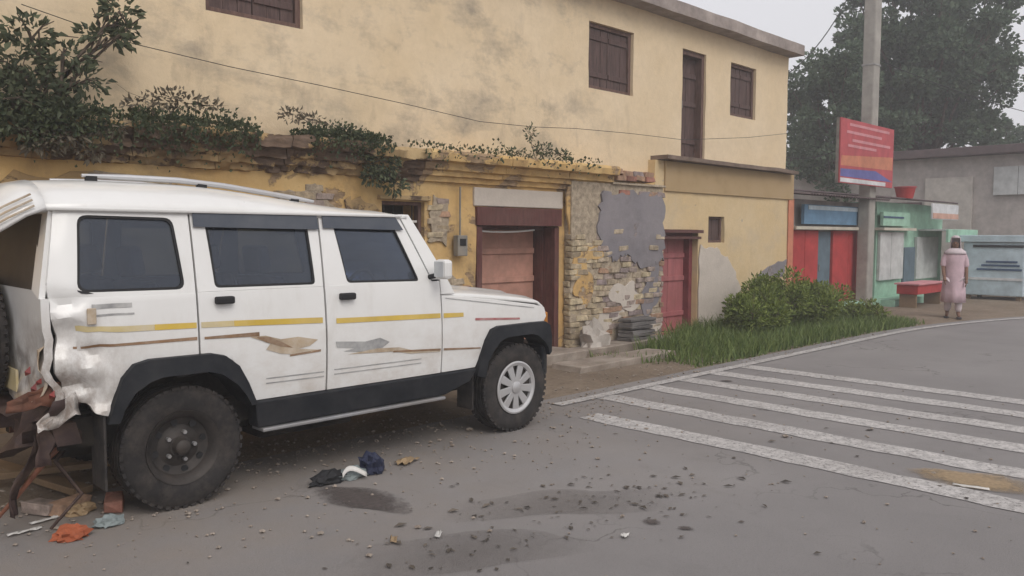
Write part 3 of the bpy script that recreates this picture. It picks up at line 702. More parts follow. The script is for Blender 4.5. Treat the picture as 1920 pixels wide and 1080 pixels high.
plant('ledge_weed', wp(320, 212, 7.15), c, .05, 'leaf_dry', 'wispy grey-brown weed on the ledge right of the leafy sapling', 'weed', 16, .8, .2, 0, stem=.005)
# moss and creepers matting the ledge
r = random.Random(17); pts = []
for _ in range(7500):
    X = r.uniform(.8, 5.6) if r.random() < .94 else r.uniform(5.6, 8.6)
    n = noise.noise((X*1.4, 0, 4)); 
    if n < -.25: continue
    zz = 2.52+abs(r.gauss(0, .035))*(1.2+n); yy = r.uniform(6.95, 7.38)
    if r.random() < (.42 if X < 4.2 else .22): yy = 6.95+r.uniform(-.04, .03); zz = 2.50-abs(r.gauss(0, .13 if X < 4.2 else .09))
    pts.append(((X, yy, zz), (0, -.4, .5)))
tag(leaf_mesh(pts, .038, r, .2).obj('ledge_moss', 'moss', recalc=False), 'green moss and creepers matting the crumbling ledge', 'moss', kind='stuff')
# roadside bushes
def bush(x, y, rx, ry, h, n, seed, label):
    r = random.Random(seed); cl = []
    for i in range(14):
        a = r.uniform(0, 6.28); q = r.random()**.5*.75; hh = h*(.28+.52*r.random()*(1-q*.6))
        cl.append(((x+rx*q*math.cos(a), y+ry*q*math.sin(a), hh), (rx*.36, ry*.42, h*.24), n//14))
    return plant('roadside_bush', (x, y, 0), cl, .070, 'leaf_bush', label, 'bush', seed, 1.7, .35, 0, stem=.012, group='bushes on the grass verge')
bush(11.35, 6.25, .65, .45, .86, 1700, 61, 'low dark green bush beside the pink door')
bush(12.35, 6.35, .95, .60, 1.12, 3000, 62, 'tallest leafy green bush on the verge below the small window')
bush(13.55, 6.15, .80, .50, .92, 2100, 63, 'rounded green bush nearest the red shop')
bush(14.75, 5.9, .60, .42, .42, 900, 64, 'lowest green bush at the far end of the verge')
def grass():
    r = random.Random(66); mb = MB()
    for _ in range(22000):
        x = r.uniform(7.9, 15.9); t = r.random(); e = edge_y(x)
        y = e+.12+t*1.75
        edge = min(1, (x-7.9)/1.6, (15.9-x)/1.4)
        n = noise.noise((x*1.2, y*1.6, 2))
        if n+edge*1.1-.55 < r.uniform(-.3, .3) or (x < 10.2 and y > 6.6) or y > 7.15: continue
        h = r.uniform(.05, .26)*(.6+edge*.6)*(.7+.5*t); a = r.uniform(0, 6.28); b = r.uniform(0, 6.28); wd = r.uniform(.005, .011)
        u = Vector((math.cos(a)*wd, math.sin(a)*wd, 0)); d = Vector((math.cos(b), math.sin(b), 0))*h*r.uniform(.1, .7)
        P = Vector((x, y, -.01)); o = len(mb.v)
        mb.v += [tuple(P-u), tuple(P+u), tuple(P+d*.4+u*.7+Vector((0, 0, h*.6))), tuple(P+d*.4-u*.7+Vector((0, 0, h*.6))), tuple(P+d+Vector((0, 0, h)))]
        mb.f += [(o, o+1, o+2, o+3), (o+3, o+2, o+4)]
    return mb.obj('verge_grass', 'grass', recalc=False)
tag(grass(), 'green grass growing on the verge along the road edge', 'grass', kind='stuff')

# big trees behind the shops
def tree(base, h, trunk_r, crown, nclump, nleaf, size, seed, label, mat='leaf_tree'):
    r = random.Random(seed); root = thing('tree', base, label, 'tree', 'trees behind the shops')
    (cx, cy, cz), (rx, ry, rz) = crown
    tk = MB(); tk.tube([(0, 0, -.2), (.1, .1, h*.18), (-.05, .1, h*.36), (.1, 0, h*.55)], [trunk_r, trunk_r*.8, trunk_r*.62, trunk_r*.4], 10)
    pts = []
    for i in range(nclump):
        d = Vector((r.gauss(0, 1), r.gauss(0, 1), r.gauss(0, 1))).normalized(); q = r.uniform(.35, 1)
        c = Vector((cx+d.x*rx*q, cy+d.y*ry*q, cz+d.z*rz*q))
        s = r.uniform(.07, .17)*(rx+rz)/2
        pts += clump(nleaf, c, (s*1.25, s*1.25, s*.8), r, .1)
        f = Vector((0, 0, h*r.uniform(.25, .5))); md = f.lerp(c, .5)+Vector((r.uniform(-.3, .3), r.uniform(-.3, .3), r.uniform(-.1, .4)))
        if i % 2 == 0: tk.tube([f, md, c], [trunk_r*.26, trunk_r*.16, trunk_r*.05], 5)
    tk.obj('trunk', 'bark', root, smooth=60)
    leaf_mesh(pts, size, r, .1).obj('crown', mat, root, recalc=False)
tree((31.5, 10.8, 0), 12, .40, ((0, 0, 7.6), (3.4, 3.4, 4.2)), 190, 230, .17, 81, 'tall grey-green tree with the broadest crown, behind the utility pole')
tree((27.0, 12.0, 0), 7.5, .22, ((0, 0, 5.4), (2.1, 2.3, 2.9)), 110, 200, .14, 82, 'darker lower tree close behind the right corner of the yellow house')
tree((40, 9.4, 0), 8, .3, ((0, 0, 4.7), (2.6, 2.8, 1.9)), 60, 200, .19, 83, 'far tree at the right edge behind the grey building')

# ================================================================ shops beyond the house
SY = 7.5
shop = thing('red_shop', (16.7, SY, 0), 'small shop with red panels and a blue signboard beyond the yellow house', 'shop')
def P(root, mb, nm, mt, bv=0, sm=None):
    o = mb.obj(nm, mt, root, bevel=bv, smooth=sm); o.location = -Vector(root.location); return o
P(shop, MB().box((14.98, SY+.12, 0), (18.62, 11, 2.3)), 'wall', 'wall_greybrown')
P(shop, MB().box((14.95, SY-.35, -.02), (18.7, SY+.10, .16)), 'plinth', 'shop_mint', .01)
for a, b in ((15.02, 15.62), (15.63, 16.22), (16.92, 17.68), (17.69, 18.45)): P(shop, MB().box((a, SY-.02, .17), (b, SY+.06, 1.68)), 'shutter_panel', 'shop_red', .012)
P(shop, MB().box((16.24, SY+.03, .17), (16.90, SY+.09, 1.66)), 'door', 'shop_bluegrey', .008)
P(shop, MB().tube([(16.34, SY+.005, .85), (16.34, SY+.005, .98)], .012, 6), 'door_handle', 'steel_dull')
P(shop, MB().box((14.96, SY-.16, 1.69), (18.60, SY+.11, 1.755)), 'ledge', 'shop_cream', .006)
P(shop, MB().box((15.40, SY-.10, 1.80), (18.55, SY-.03, 2.19)), 'signboard', 'shop_blue', .006)
P(shop, MB().box((15.55, SY-.112, 2.09), (18.3, SY-.101, 2.17)), 'signboard_stripe', 'shop_lightblue')
def tin_roof(root, x0, x1, y0, y1, z0, z1, mat):
    mb = MB(); xs = frange(x0, x1, .06); vs = []
    for i, x_ in enumerate(xs): 
        w_ = .015*(1 if i % 2 else -1); vs += [(x_, y0, z0+w_), (x_, y1, z1+w_)]
    mb.add(vs, [(2*i, 2*i+1, 2*i+3, 2*i+2) for i in range(len(xs)-1)])
    o = P(root, mb, 'tin_roof', mat); s_ = o.modifiers.new('thick', 'SOLIDIFY'); s_.thickness = .012
P(shop, MB().box((14.70, SY-.12, 0), (14.93, SY+.10, 2.28)), 'corner_post', 'sign_orange', .01)
tin_roof(shop, 14.9, 18.8, SY-.45, 11.0, 2.36, 2.75, 'roof_dark')
shop2 = thing('mint_shop', (20.6, SY-.2, 0), 'mint green shop with pale panels next to the red shop', 'shop')
Y2 = 7.32
P(shop2, MB().box((19.02, Y2+.10, 0), (23.4, 10.5, 2.35)), 'wall', 'shop_mint')
P(shop2, MB().box((18.75, Y2-.45, -.02), (23.0, Y2+.09, .15)), 'plinth', 'shop_mint', .01)
for a, b in ((19.08, 19.72), (19.74, 20.5)): P(shop2, MB().box((a, Y2+.02, .55), (b, Y2+.095, 1.66)), 'panel', 'shop_pale', .01)
P(shop2, MB().box((20.6, Y2+.03, .18), (21.3, Y2+.095, 1.30)), 'door', 'shop_bluegrey', .01)
P(shop2, MB().box((21.4, Y2+.02, .50), (22.9, Y2+.095, 1.55)), 'panel', 'shop_pale', .01)
P(shop2, MB().box((18.9, Y2-.12, 1.70), (20.9, Y2+.09, 1.76)), 'ledge', 'shop_cream')
P(shop2, MB().box((19.0, Y2-.06, 1.80), (20.6, Y2+.02, 2.12)), 'signboard', 'shop_mint', .008)
P(shop2, MB().box((19.0, Y2-.075, 1.98), (20.2, Y2-.061, 2.02)), 'signboard_stripe', 'shop_navy')
P(shop2, MB().box((21.6, Y2-.62, 1.42), (23.9, Y2-.56, 1.74)), 'awning_board', 'shop_mint', .006)
P(shop2, MB().box((21.6, Y2-.55, 1.70), (23.9, Y2+.09, 1.745)), 'awning', 'shop_pale', .006)
tin_roof(shop2, 18.85, 23.5, Y2-.25, 10.5, 2.42, 2.8, 'roof_dark')
bench = thing('shop_counter', (19.9, Y2-.7, 0), 'low red topped counter in front of the mint green shop', 'counter')
P(bench, MB().box((18.7, Y2-.95, .30), (20.35, Y2-.50, .50)), 'counter_front', 'shop_red', .01)
P(bench, MB().box((18.66, Y2-.99, .505), (20.39, Y2-.46, .54)), 'counter_top', 'sign_pink', .006)
for lx in (18.75, 20.27): P(bench, MB().box((lx, Y2-.90, -.02), (lx+.06, Y2-.55, .295)), 'leg', 'wood')
sg = thing('hanging_sign', (22.0, Y2-.35, 2.0), 'pink and white board under the roof of the mint green shop', 'sign')
P(sg, MB().box((21.1, Y2-.40, 1.98), (23.0, Y2-.36, 2.36)), 'board', 'shop_white', .005)
P(sg, MB().box((21.12, Y2-.412, 2.0), (22.98, Y2-.401, 2.13)), 'lower_band', 'shop_peach')
bk = thing('red_bucket', (19.9, Y2-.18, 2.42), 'red plastic tub left on the roof edge of the mint green shop', 'tub')
MB().tube([(0, 0, .02), (0, 0, .28)], [.17, .23], 16).obj('tub_body', 'shop_red', bk, smooth=40)
MB().tube([(0, 0, .265), (0, 0, .29)], [.245, .245], 16).obj('rim', 'sign_red', bk, smooth=40)
# kiosk
ki = thing('kiosk', (22.6, 5.9, 0), 'pale blue roadside kiosk with navy stripes at the far right', 'kiosk')
K0 = Vector((22.35, 6.05, 0))
def KP(mb, nm, mt, bv=0): 
    o = mb.obj(nm, mt, ki, bevel=bv); return o
KP(MB().box((-.1, -.62, .12), (1.1, .72, 1.42)), 'cabin', 'shop_lightblue', .02)
KP(MB().box((-.17, -.70, 1.43), (1.2, .80, 1.60)), 'roof', 'shop_lightblue', .015)
KP(MB().box((-.125, -.60, 1.30), (-.101, .50, 1.36)), 'shade_rail', 'plastic_black')
for i, z_ in enumerate((.74, .84, .93)): KP(MB().box((-.118, -.58+.05*i, z_), (-.101, .40-.1*i, z_+.045)), 'stripe', 'shop_navy')
KP(MB().box((-.12, -.60, .50), (-.101, .70, .56)), 'stripe', 'shop_white')
for yy in (-.55, .55): 
    for xx in (0, .9): KP(MB().box((xx, yy, -.02), (xx+.1, yy+.1, .115)), 'leg', 'wood')
# grey building at the far right
gb = thing('grey_building', (29, 8, 0), 'large plain grey-brown building closing the street at right', 'building')
P(gb, MB().box((26.5, 2.8, -.02), (36, 13.5, 3.9)), 'wall', 'wall_greybrown')
P(gb, MB().box((26.1, 2.5, 3.905), (36.3, 13.8, 4.15)), 'roof', 'roof_dark', .02)
for a, b, c_ in ((9.0, 10.2, 1.2), (10.9, 12.1, 1.2)): P(gb, MB().box((26.46, a, c_), (26.51, b, 2.6)), 'window', 'roof_dark')
P(gb, MB().box((26.44, 3.0, .0), (26.505, 4.4, 2.1)), 'door', 'roof_dark')
P(gb, MB().box((26.3, 2.8, -.02), (26.49, 8.8, .30)), 'plinth', 'wall_beige', .01)
P(gb, MB().box((26.40, 7.6, .3), (26.495, 8.9, 3.3)), 'pilaster', 'wall_beige', .01)
bs = thing('billboard_sheet', (26.35, 6.3, 2.7), 'pale grey metal sheet fixed high on the grey-brown building', 'metal sheet')
for i in range(3): P(bs, MB().box((26.38, 5.2+i*.62, 2.75), (26.44, 5.81+i*.62, 3.55)), 'sheet', 'sheet_grey', .004)

# utility pole with signboard
pb = on_wall(1628, 300, 7.25); pole = thing('utility_pole', (pb.x, 7.25, 0), 'grey concrete utility pole rising between the red and mint shops', 'pole')
MB().prism([(-.16, -.13), (.16, -.13), (.16, .13), (-.16, .13)], -.05, 9.5, 'z').obj('post', 'pole', pole, bevel=.03)
MB().box((-.75, -.06, 8.3), (.75, .06, 8.4)).obj('cross_arm', 'steel_dull', pole, bevel=.005)
for dx in (-.65, 0, .65): MB().tube([(dx, 0, 8.402), (dx, 0, 8.47), (dx, 0, 8.50), (dx, 0, 8.56)], [.03, .05, .03, .045], 10).obj('insulator', 'shop_white', pole, smooth=40)
for zz in (3.0, 5.2): MB().box((-.17, -.14, zz), (.17, .14, zz+.035)).obj('clamp_band', 'steel_dull', pole)
sb = on_wall(1625, 290, 7.02); sign = thing('sign_board', (sb.x, 7.02, 2.62), 'red orange and blue advertising board strapped to the utility pole', 'sign')
sw = (on_wall(1675, 290, 7.02).x-on_wall(1576, 290, 7.02).x)/2; SH = on_wall(1625, 232, 7.02).z-2.62
MB().box((-sw, -.035, 0), (sw, .0, SH)).obj('panel', 'sign_red', sign, bevel=.006)
MB().box((-sw, .002, 0), (-sw+.04, .06, SH)).box((sw-.04, .002, 0), (sw, .06, SH)).obj('back_frame', 'steel_dull', sign)
MB().add([(-sw+.03, -.037, SH*.27), (sw-.05, -.037, SH*.30), (sw-.04, -.037, SH*.52), (-sw*.2, -.037, SH*.46), (-sw+.05, -.037, SH*.42)], [(0, 1, 2, 3, 4)]).obj('printed_band', 'sign_orange', sign)
MB().add([(-sw+.02, -.037, SH*.10), (sw-.02, -.037, SH*.10), (sw*.3, -.037, SH*.25), (-sw+.02, -.037, SH*.22)], [(0, 1, 2, 3)]).obj('printed_band', 'sign_blue', sign)
MB().box((-sw+.02, -.039, .02), (sw*.7, -.0365, SH*.08)).obj('printed_band', 'shop_white', sign)
for i, (a, b, z_) in enumerate(((-.7, .8, .90), (-.8, .5, .78), (-.6, .85, .66), (-.75, .3, .57))):
    MB().box((sw*a, -.039, SH*z_), (sw*b, -.0365, SH*z_+.055)).obj('printed_band', 'sign_pink', sign)
# wires
def wire(name, a, b, sag, label, rad=.011):
    a, b = Vector(a), Vector(b); pts = [tuple(a.lerp(b, t/14)-Vector((0, 0, sag*4*(t/14)*(1-t/14)))) for t in range(15)]
    tag(MB().tube(pts, rad, 5).obj(name, 'wire_black', smooth=60), label, 'wire')
wire('overhead_wire', (14.5, 7.42, 4.55), (pb.x, 7.12, 8.2), .5, 'overhead wire from the house corner up to the pole')
wire('overhead_wire', (pb.x-.65, 7.25, 8.57), (3, 9, 9.2), .6, 'overhead wire running from the pole above the house roof')
wire('service_wire', (14.5, 7.42, 3.05), (pb.x-.15, 7.12, 3.9), .25, 'low service wire from house corner to the sign on the pole', .008)
wire('service_wire', (pb.x+.15, 7.25, 5.4), (30, 3, 4.6), .5, 'service wire from the pole toward the grey building', .009)

# ================================================================ the white car
CX, CY = 1.915, 5.37
car = thing('parked_car', (CX, CY, 0), 'boxy white utility vehicle with yellow side stripes and a crumpled rear corner', 'car')
def Wd(x):     # half width of the body along its length
    if x > 1.9: return .80-.055*((x-1.9)/1.2)**1.5
    if x < -.45: return .80-.05*((-.45-x)/.25)**2
    return .80
def side(x, z):
    w_ = Wd(x)
    if z <= 1.235: return w_-.012+.028*math.sin(max(0, min(1, (z-.45)/.80))*math.pi)
    return w_-.012-(z-1.235)*.215-(.10*(z-1.235)**2)
def crush(v, sgn):
    """dented, folded sheet metal at the rear corner nearest the road"""
    if sgn > 0 or v.x > -.30: return v
    t = min(1, (-.30-v.x)/.36); t = t*t*(3-2*t); f = 1 if v.z < 1.10 else max(0, 1-(v.z-1.10)/.20); g = 1+.9*max(0, (1.0-v.z)/.4)
    n1 = noise.noise(Vector((v.x*5, 1.0, v.z*6))); n2 = noise.noise(Vector((v.x*8, 7.0, v.z*10)))
    fold = math.sin(v.z*24+n1*3.0+v.x*6)
    return Vector((v.x+t*f*g*(.04+.035*n2+.012*fold), v.y+t*f*g*(.030+.022*fold+.035*n1), v.z+t*f*(.03*n2)))
def panel(polys, name, mat, parent, sgn, off=0, thick=.028, zs=None, smooth=28, bevel=.006):
    """side panel(s) wrapped on the body side. polys: list of (outer, holes)"""
    full = bmesh.new()
    for outer, holes in polys:
        bm = fill_poly(outer, holes)
        slice_bm(bm, frange(-.64, 3.2, .2) if name != 'quarter_panel' else frange(-.64, .05, .03), zs or frange(.45, 1.75, .075 if name != 'quarter_panel' else .03))
        tmp = bpy.data.meshes.new('t'); bm.to_mesh(tmp); bm.free(); full.from_mesh(tmp); bpy.data.meshes.remove(tmp)
    bmesh.ops.dissolve_degenerate(full, edges=full.edges[:], dist=1e-5)
    g = bmesh.ops.extrude_face_region(full, geom=full.faces[:]); inner = set(e for e in g['geom'] if isinstance(e, bmesh.types.BMVert))
    for v in full.verts:
        x_, z_ = v.co.x, v.co.z; y_ = side(x_, z_)+off-(thick if v in inner else 0); v.co.y = sgn*y_
        if name == 'quarter_panel': v.co = crush(v.co, sgn)
    o = link(name, bm_mesh(full, name, mat, smooth), parent, bevel); return o
BELT = 1.235
def mirror_name(s): return s
arch_r = [(-.395, .585), (-.35, .78), (-.315, .835), (-.26, .872)]
w1 = round_poly([(-.535, 1.262), (.030, 1.256), (.005, 1.660), (-.495, 1.668)], .05)
w2 = round_poly([(.205, 1.256), (.868, 1.250), (.868, 1.652), (.190, 1.658)], .03)
w3 = round_poly([(1.105, 1.250), (1.705, 1.240), (1.545, 1.648), (1.055, 1.652)], .03)
def shrink(poly, d):
    cx = sum(p_[0] for p_ in poly)/len(poly); cz = sum(p_[1] for p_ in poly)/len(poly)
    hx = max(abs(p_[0]-cx) for p_ in poly); hz = max(abs(p_[1]-cz) for p_ in poly)
    return [(cx+(p_[0]-cx)*(1-d/hx), cz+(p_[1]-cz)*(1-d/hz)) for p_ in poly]
def stripe(pts, mat, parent, sgn, name='decal_stripe'):
    bm = fill_poly(pts); slice_bm(bm, frange(-.64, .0, .03)+frange(.02, 3.2, .1), frange(.45, 1.75, .03))
    for v in bm.verts:
        v.co.y = sgn*(side(v.co.x, v.co.z)+.0035); v.co = crush(v.co, sgn)
    return link(name, bm_mesh(bm, name, mat, 60), parent)
def quadp(x0, x1, z0, z1, h0, h1): return [(x0, z0), (x1, z1), (x1, z1+h1), (x0, z0+h0)]
def glassset(hole, parent, sgn):
    big = shrink(hole, -.012)
    g = panel([(big, [])], 'window_pane', 'glass_tint', parent, sgn, off=-.014, thick=.005, bevel=0)
    panel([(shrink(hole, -.008), [shrink(hole, .014)])], 'window_seal', 'plastic_black', parent, sgn, off=-.004, thick=.012, bevel=0)
    return g
for sgn in (-1, 1):
    near = sgn == -1
    # rear quarter
    q = panel([([(-.655, .690)]+arch_r+[(.085, .872), (.085, BELT), (-.675, BELT)], []), ([(-.675, BELT), (.085, BELT), (.098, 1.705), (-.60, 1.705)], [w1])], 'quarter_panel', 'car_white', car, sgn)
    glassset(w1, q, sgn)
    # rear door
    rd = panel([([(.097, .872), (.20, .872), (.285, .83), (.335, .77), (.425, .565), (.922, .565), (.922, BELT), (.097, BELT)], []),
                ([(.097, BELT), (.922, BELT), (.950, 1.705), (.110, 1.705)], [w2])], 'door', 'car_white', car, sgn)
    glassset(w2, rd, sgn)
    fd_ = panel([([(.934, .565), (1.885, .565), (1.885, BELT), (.934, BELT)], []), ([(.934, BELT), (1.815, BELT), (1.605, 1.705), (.962, 1.705)], [w3])], 'door', 'car_white', car, sgn)
    glassset(w3, fd_, sgn)
    for dr, hx, hz in ((rd, .245, 1.185), (fd_, 1.085, 1.165)):
        MB().box((hx-.055, sgn*.795, hz-.022), (hx+.055, sgn*.842, hz+.022)).obj('handle', 'plastic_black', dr, bevel=.01)
    for dr, a, b in ((rd, .115, .94), (fd_, .975, 1.60)):
        zt = lambda t: 1.698
        panel([([(a, 1.610), (b-(0 if dr is rd else -.02), 1.600), (b-(.0 if dr is rd else .03), 1.690), (a+.005, 1.700)], [])], 'rain_visor', 'visor_smoke', dr, sgn, off=.018, thick=.005, bevel=0)
    # A pillar, fender
    panel([([(1.893, 1.135), (2.03, 1.135), (1.705, 1.712), (1.615, 1.712), (1.822, 1.245), (1.893, 1.245)], [])], 'pillar', 'car_white', car, sgn)
    fe = panel([([(1.897, .565), (2.235, .565), (2.29, .68), (2.345, .80), (2.40, .852), (3.02, .852), (3.055, .90), (3.03, .975), (2.9, 1.005), (2.4, 1.075), (1.897, 1.128)], [])], 'fender', 'car_white', car, sgn)
    # flares
    def flare(pts_o, pts_i, parent):
        mb = MB(); vs = []; n = len(pts_o)
        for po, pi_ in zip(pts_o, pts_i):
            w_ = side(po[0], max(.5, po[1]))
            vs += [(po[0], sgn*(w_-.01), po[1]), (po[0]*.96+pi_[0]*.04, sgn*(w_+.035), po[1]*.96+pi_[1]*.04), (pi_[0], sgn*(w_+.058), pi_[1]), (pi_[0], sgn*(w_+.040), pi_[1]-.002), (pi_[0], sgn*.60, pi_[1])]
        fs = [(i*5+j, (i+1)*5+j, (i+1)*5+j+1, i*5+j+1) for i in range(n-1) for j in range(4)]
        return mb.add(vs, fs).obj('wheel_flare', 'car_black', parent, smooth=40)
    fo = [(-.42, .56), (-.385, .68), (-.345, .80), (-.285, .868), (-.20, .888), (.15, .886), (.235, .865), (.315, .80), (.375, .69), (.435, .55)]
    fi = [(-.365, .56), (-.345, .63), (-.29, .715), (-.21, .765), (-.14, .785), (.12, .785), (.20, .76), (.29, .69), (.345, .62), (.385, .55)]
    flare(fo, fi, q)
    ff = [(2.23, .50), (2.265, .64), (2.32, .77), (2.375, .845), (2.45, .866), (2.85, .866), (3.02, .862), (3.075, .83), (3.10, .74), (3.11, .60)]
    f2 = [(2.295, .48), (2.325, .62), (2.385, .70), (2.45, .755), (2.53, .775), (2.82, .775), (2.90, .755), (2.98, .70), (3.03, .64), (3.06, .58)]
    flare(ff, f2, fe)
    # black sill with silver lip
    sl = MB().prism([(.44, .395), (1.92, .40), (2.16, .47), (2.23, .56), (.42, .562)], sgn*.70, sgn*.822).obj('sill', 'car_black', car, bevel=.012)
    MB().box((.46, sgn*.70, .372), (1.90, sgn*.845, .394)).obj('step_lip', 'lip_silver', sl, bevel=.006)
    # decals on both sides
    stripe(quadp(-.60, -.16, 1.050, 1.040, .030, .032), 'decal_faded', q, sgn); stripe(quadp(-.158, .078, 1.040, 1.034, .032, .032), 'decal_yellow', q, sgn)
    stripe(quadp(.105, .30, 1.033, 1.027, .032, .034), 'decal_faded', rd, sgn); stripe(quadp(.302, .90, 1.027, 1.003, .034, .036), 'decal_yellow', rd, sgn)
    stripe(quadp(1.0, 1.875, .992, .968, .034, .034), 'decal_yellow', fd_, sgn); stripe(quadp(1.905, 2.10, .966, .962, .034, .030), 'decal_yellow', fe, sgn)
    stripe(quadp(-.60, .078, .972, .966, .012, .018), 'decal_brown', q, sgn)
    stripe(quadp(.12, .46, .966, .955, .014, .026), 'decal_brown', rd, sgn)
    sw_ = [(.40, .955), (.50, .955), (.60, .925), (.72, .93), (.86, .90), (.80, .865), (.72, .855), (.86, .835), (.74, .815), (.60, .835), (.50, .87), (.53, .905)]
    stripe(sw_, 'decal_tan', rd, sgn, 'decal_swoosh')
    stripe([(.44, .95), (.53, .945), (.62, .90), (.68, .865), (.60, .88), (.50, .915)], 'decal_brown', rd, sgn, 'decal_swoosh').location.y = sgn*.0015
    stripe(quadp(.66, .88, .812, .822, .012, .014), 'decal_brown', rd, sgn)
    stripe([(.99, .875), (1.22, .855), (1.34, .87), (1.42, .835), (1.36, .80), (1.20, .79), (1.05, .805), (1.14, .82), (1.0, .835)], 'decal_grey', fd_, sgn, 'decal_swoosh')
    stripe([(1.08, .782), (1.45, .765), (1.60, .735), (1.87, .722), (1.87, .738), (1.62, .757), (1.50, .79), (1.30, .80)], 'decal_tan', fd_, sgn, 'decal_swoosh')
    stripe(quadp(1.45, 1.875, .760, .730, .010, .016), 'decal_brown', fd_, sgn).location.y = sgn*.0015
    stripe(quadp(1.905, 2.28, .728, .705, .016, .010), 'decal_brown', fe, sgn)
    stripe(quadp(-.48, -.27, 1.178, 1.174, .022, .024), 'decal_grey', q, sgn, 'decal_badge'); stripe(quadp(-.50, -.26, 1.140, 1.134, .010, .010), 'decal_grey', q, sgn, 'decal_badge')
    stripe(quadp(2.22, 2.72, .925, .895, .018, .016), 'decal_red', fe, sgn, 'decal_badge')
    # grey strips paint in the shade of pressed creases on doors and fender
    for dr, a, b in ((rd, .50, .905), (fd_, .98, 1.70)):
        for dz in (.655, .685): stripe(quadp(a, b, dz+.004, dz, .006, .006), 'decal_grey', dr, sgn, 'crease_shade')
    stripe(quadp(1.93, 2.9, 1.105, .975, .006, .006), 'decal_grey', fe, sgn, 'crease_shade')
    # mirror
    mr = MB().tube([(1.80, sgn*.78, 1.265), (1.82, sgn*.86, 1.285)], .018, 8).obj('mirror_arm', 'plastic_black', fd_)
    MB().box((1.79, sgn*.84, 1.255), (1.87, sgn*.965, 1.395)).obj('mirror_housing', 'car_white', mr, bevel=.025)
    MB().box((1.783, sgn*.855, 1.272), (1.789, sgn*.952, 1.380)).obj('mirror_glass', 'lamp_clear', mr)
    # tail lamp, front lamps
    if not near: tl = MB().box((-.722, sgn*.63, .715), (-.668, sgn*.752, .90)).obj('tail_lamp', 'lamp_red', car, bevel=.012)
    if not near: MB().box((-.729, sgn*.64, .83), (-.7225, sgn*.742, .87)).obj('lens_band', 'lamp_amber', tl)
    hd = MB().box((3.06, sgn*.42, .755), (3.13, sgn*.70, .955)).obj('headlight', 'lamp_clear', car, bevel=.03)
    MB().box((3.05, sgn*.702, .77), (3.10, sgn*.745, .93)).obj('indicator', 'lamp_amber', hd, bevel=.012)
    MB().box((-.44, sgn*.62, .20), (-.425, sgn*.82, .60)).obj('mud_flap', 'rubber', q, bevel=.004)
    MB().box((2.20, sgn*.62, .24), (2.212, sgn*.80, .55)).obj('mud_flap', 'rubber', fe, bevel=.004)
    MB().box((-.50, sgn*.80, 1.095), (-.455, sgn*.8135, 1.18)).obj('fuel_flap' if near else 'side_lamp', 'decal_tan' if near else 'lamp_amber', q, bevel=.004)
# roof: crowned, higher at the back
def roof_z(x):
    t = max(0, min(1, (x-.1)/1.5)); return 1.878-.130*(t*t*(3-2*t))-.02*max(0, (-.3-x)/.35)**2
mb = MB(); xs = [-.69, -.68, -.64, -.55]+frange(-.4, 1.5, .1)+[1.55, 1.62, 1.68]; N = 24; vs = []
for x_ in xs:
    hw = side(min(max(x_, -.6), 1.7), 1.705)+.022
    e = 1.0 if -.6 < x_ < 1.55 else (.985 if x_ > 0 else .97)
    crown = roof_z(x_)-1.70
    if x_ <= -.68: crown *= .55 if x_ > -.685 else .1
    if x_ > 1.6: crown *= .75 if x_ < 1.65 else .35
    for j in range(N+1):
        u = -1+2*j/N; uu = abs(u)**3.4
        yy = math.copysign(abs(u)**.85, u)*hw*e; vs.append((x_, yy, 1.700+crown*(1-uu)))
m = N+1; fs = [(i*m+j, (i+1)*m+j, (i+1)*m+j+1, i*m+j+1) for i in range(len(xs)-1) for j in range(N)]
mb.add(vs, fs); roof = mb.obj('roof', 'car_white', car, smooth=70)
sol = roof.modifiers.new('thick', 'SOLIDIFY'); sol.thickness = .03; sol.offset = -1
for sgn in (-1, 1):
    MB().tube([(x_, sgn*(side(min(max(x_, -.6), 1.7), 1.705)+.026), 1.700) for x_ in (-.66, -.5, 0, .5, 1.0, 1.5, 1.62)], .011, 6).obj('gutter', 'car_white', roof, smooth=60)
    # roof ribs / rails
    MB().tube([(x_, sgn*.30, roof_z(x_)+.022) for x_ in (-.35, -.1, .2, .5, .8, 1.0, 1.15)], [.010]+[.018]*5+[.010], 8).obj('roof_rail', 'rim_silver', roof, smooth=60)
    for x_ in (-.3, .35, 1.0): MB().box((x_-.03, sgn*.30-.015, roof_z(x_)-.02), (x_+.03, sgn*.30+.015, roof_z(x_)+.02)).obj('rail_foot', 'plastic_black', roof)
# sloping visor over the rear window
mb = MB(); vs = []; N = 20; sec = [(-.645, 1.862, 1.705, .700), (-.74, 1.835, 1.665, .700), (-.83, 1.785, 1.605, .695), (-.90, 1.725, 1.560, .685), (-.93, 1.67, 1.545, .67)]
for (x_, tz, bz, hw) in sec:
    for j in range(N+1):
        u = -1+2*j/N; vs.append((x_, math.copysign(abs(u)**.8, u)*hw, bz+(tz-bz)*(1-abs(u)**4)))
m = N+1; mb.add(vs, [(i*m+j, (i+1)*m+j, (i+1)*m+j+1, i*m+j+1) for i in range(len(sec)-1) for j in range(N)])
rv = mb.obj('rear_visor', 'car_white', roof, smooth=60); s_ = rv.modifiers.new('t', 'SOLIDIFY'); s_.thickness = .02; s_.offset = -1
for i in range(3): MB().tube([(-.70, -.702+.03*i, 1.71+.03*i), (-.82, -.698+.03*i, 1.645+.03*i), (-.91, -.685+.03*i, 1.585+.03*i)], .006, 5).obj('visor_reflection', 'decal_tan', rv, smooth=60)  # tan strips paint in the streaks reflected on the visor
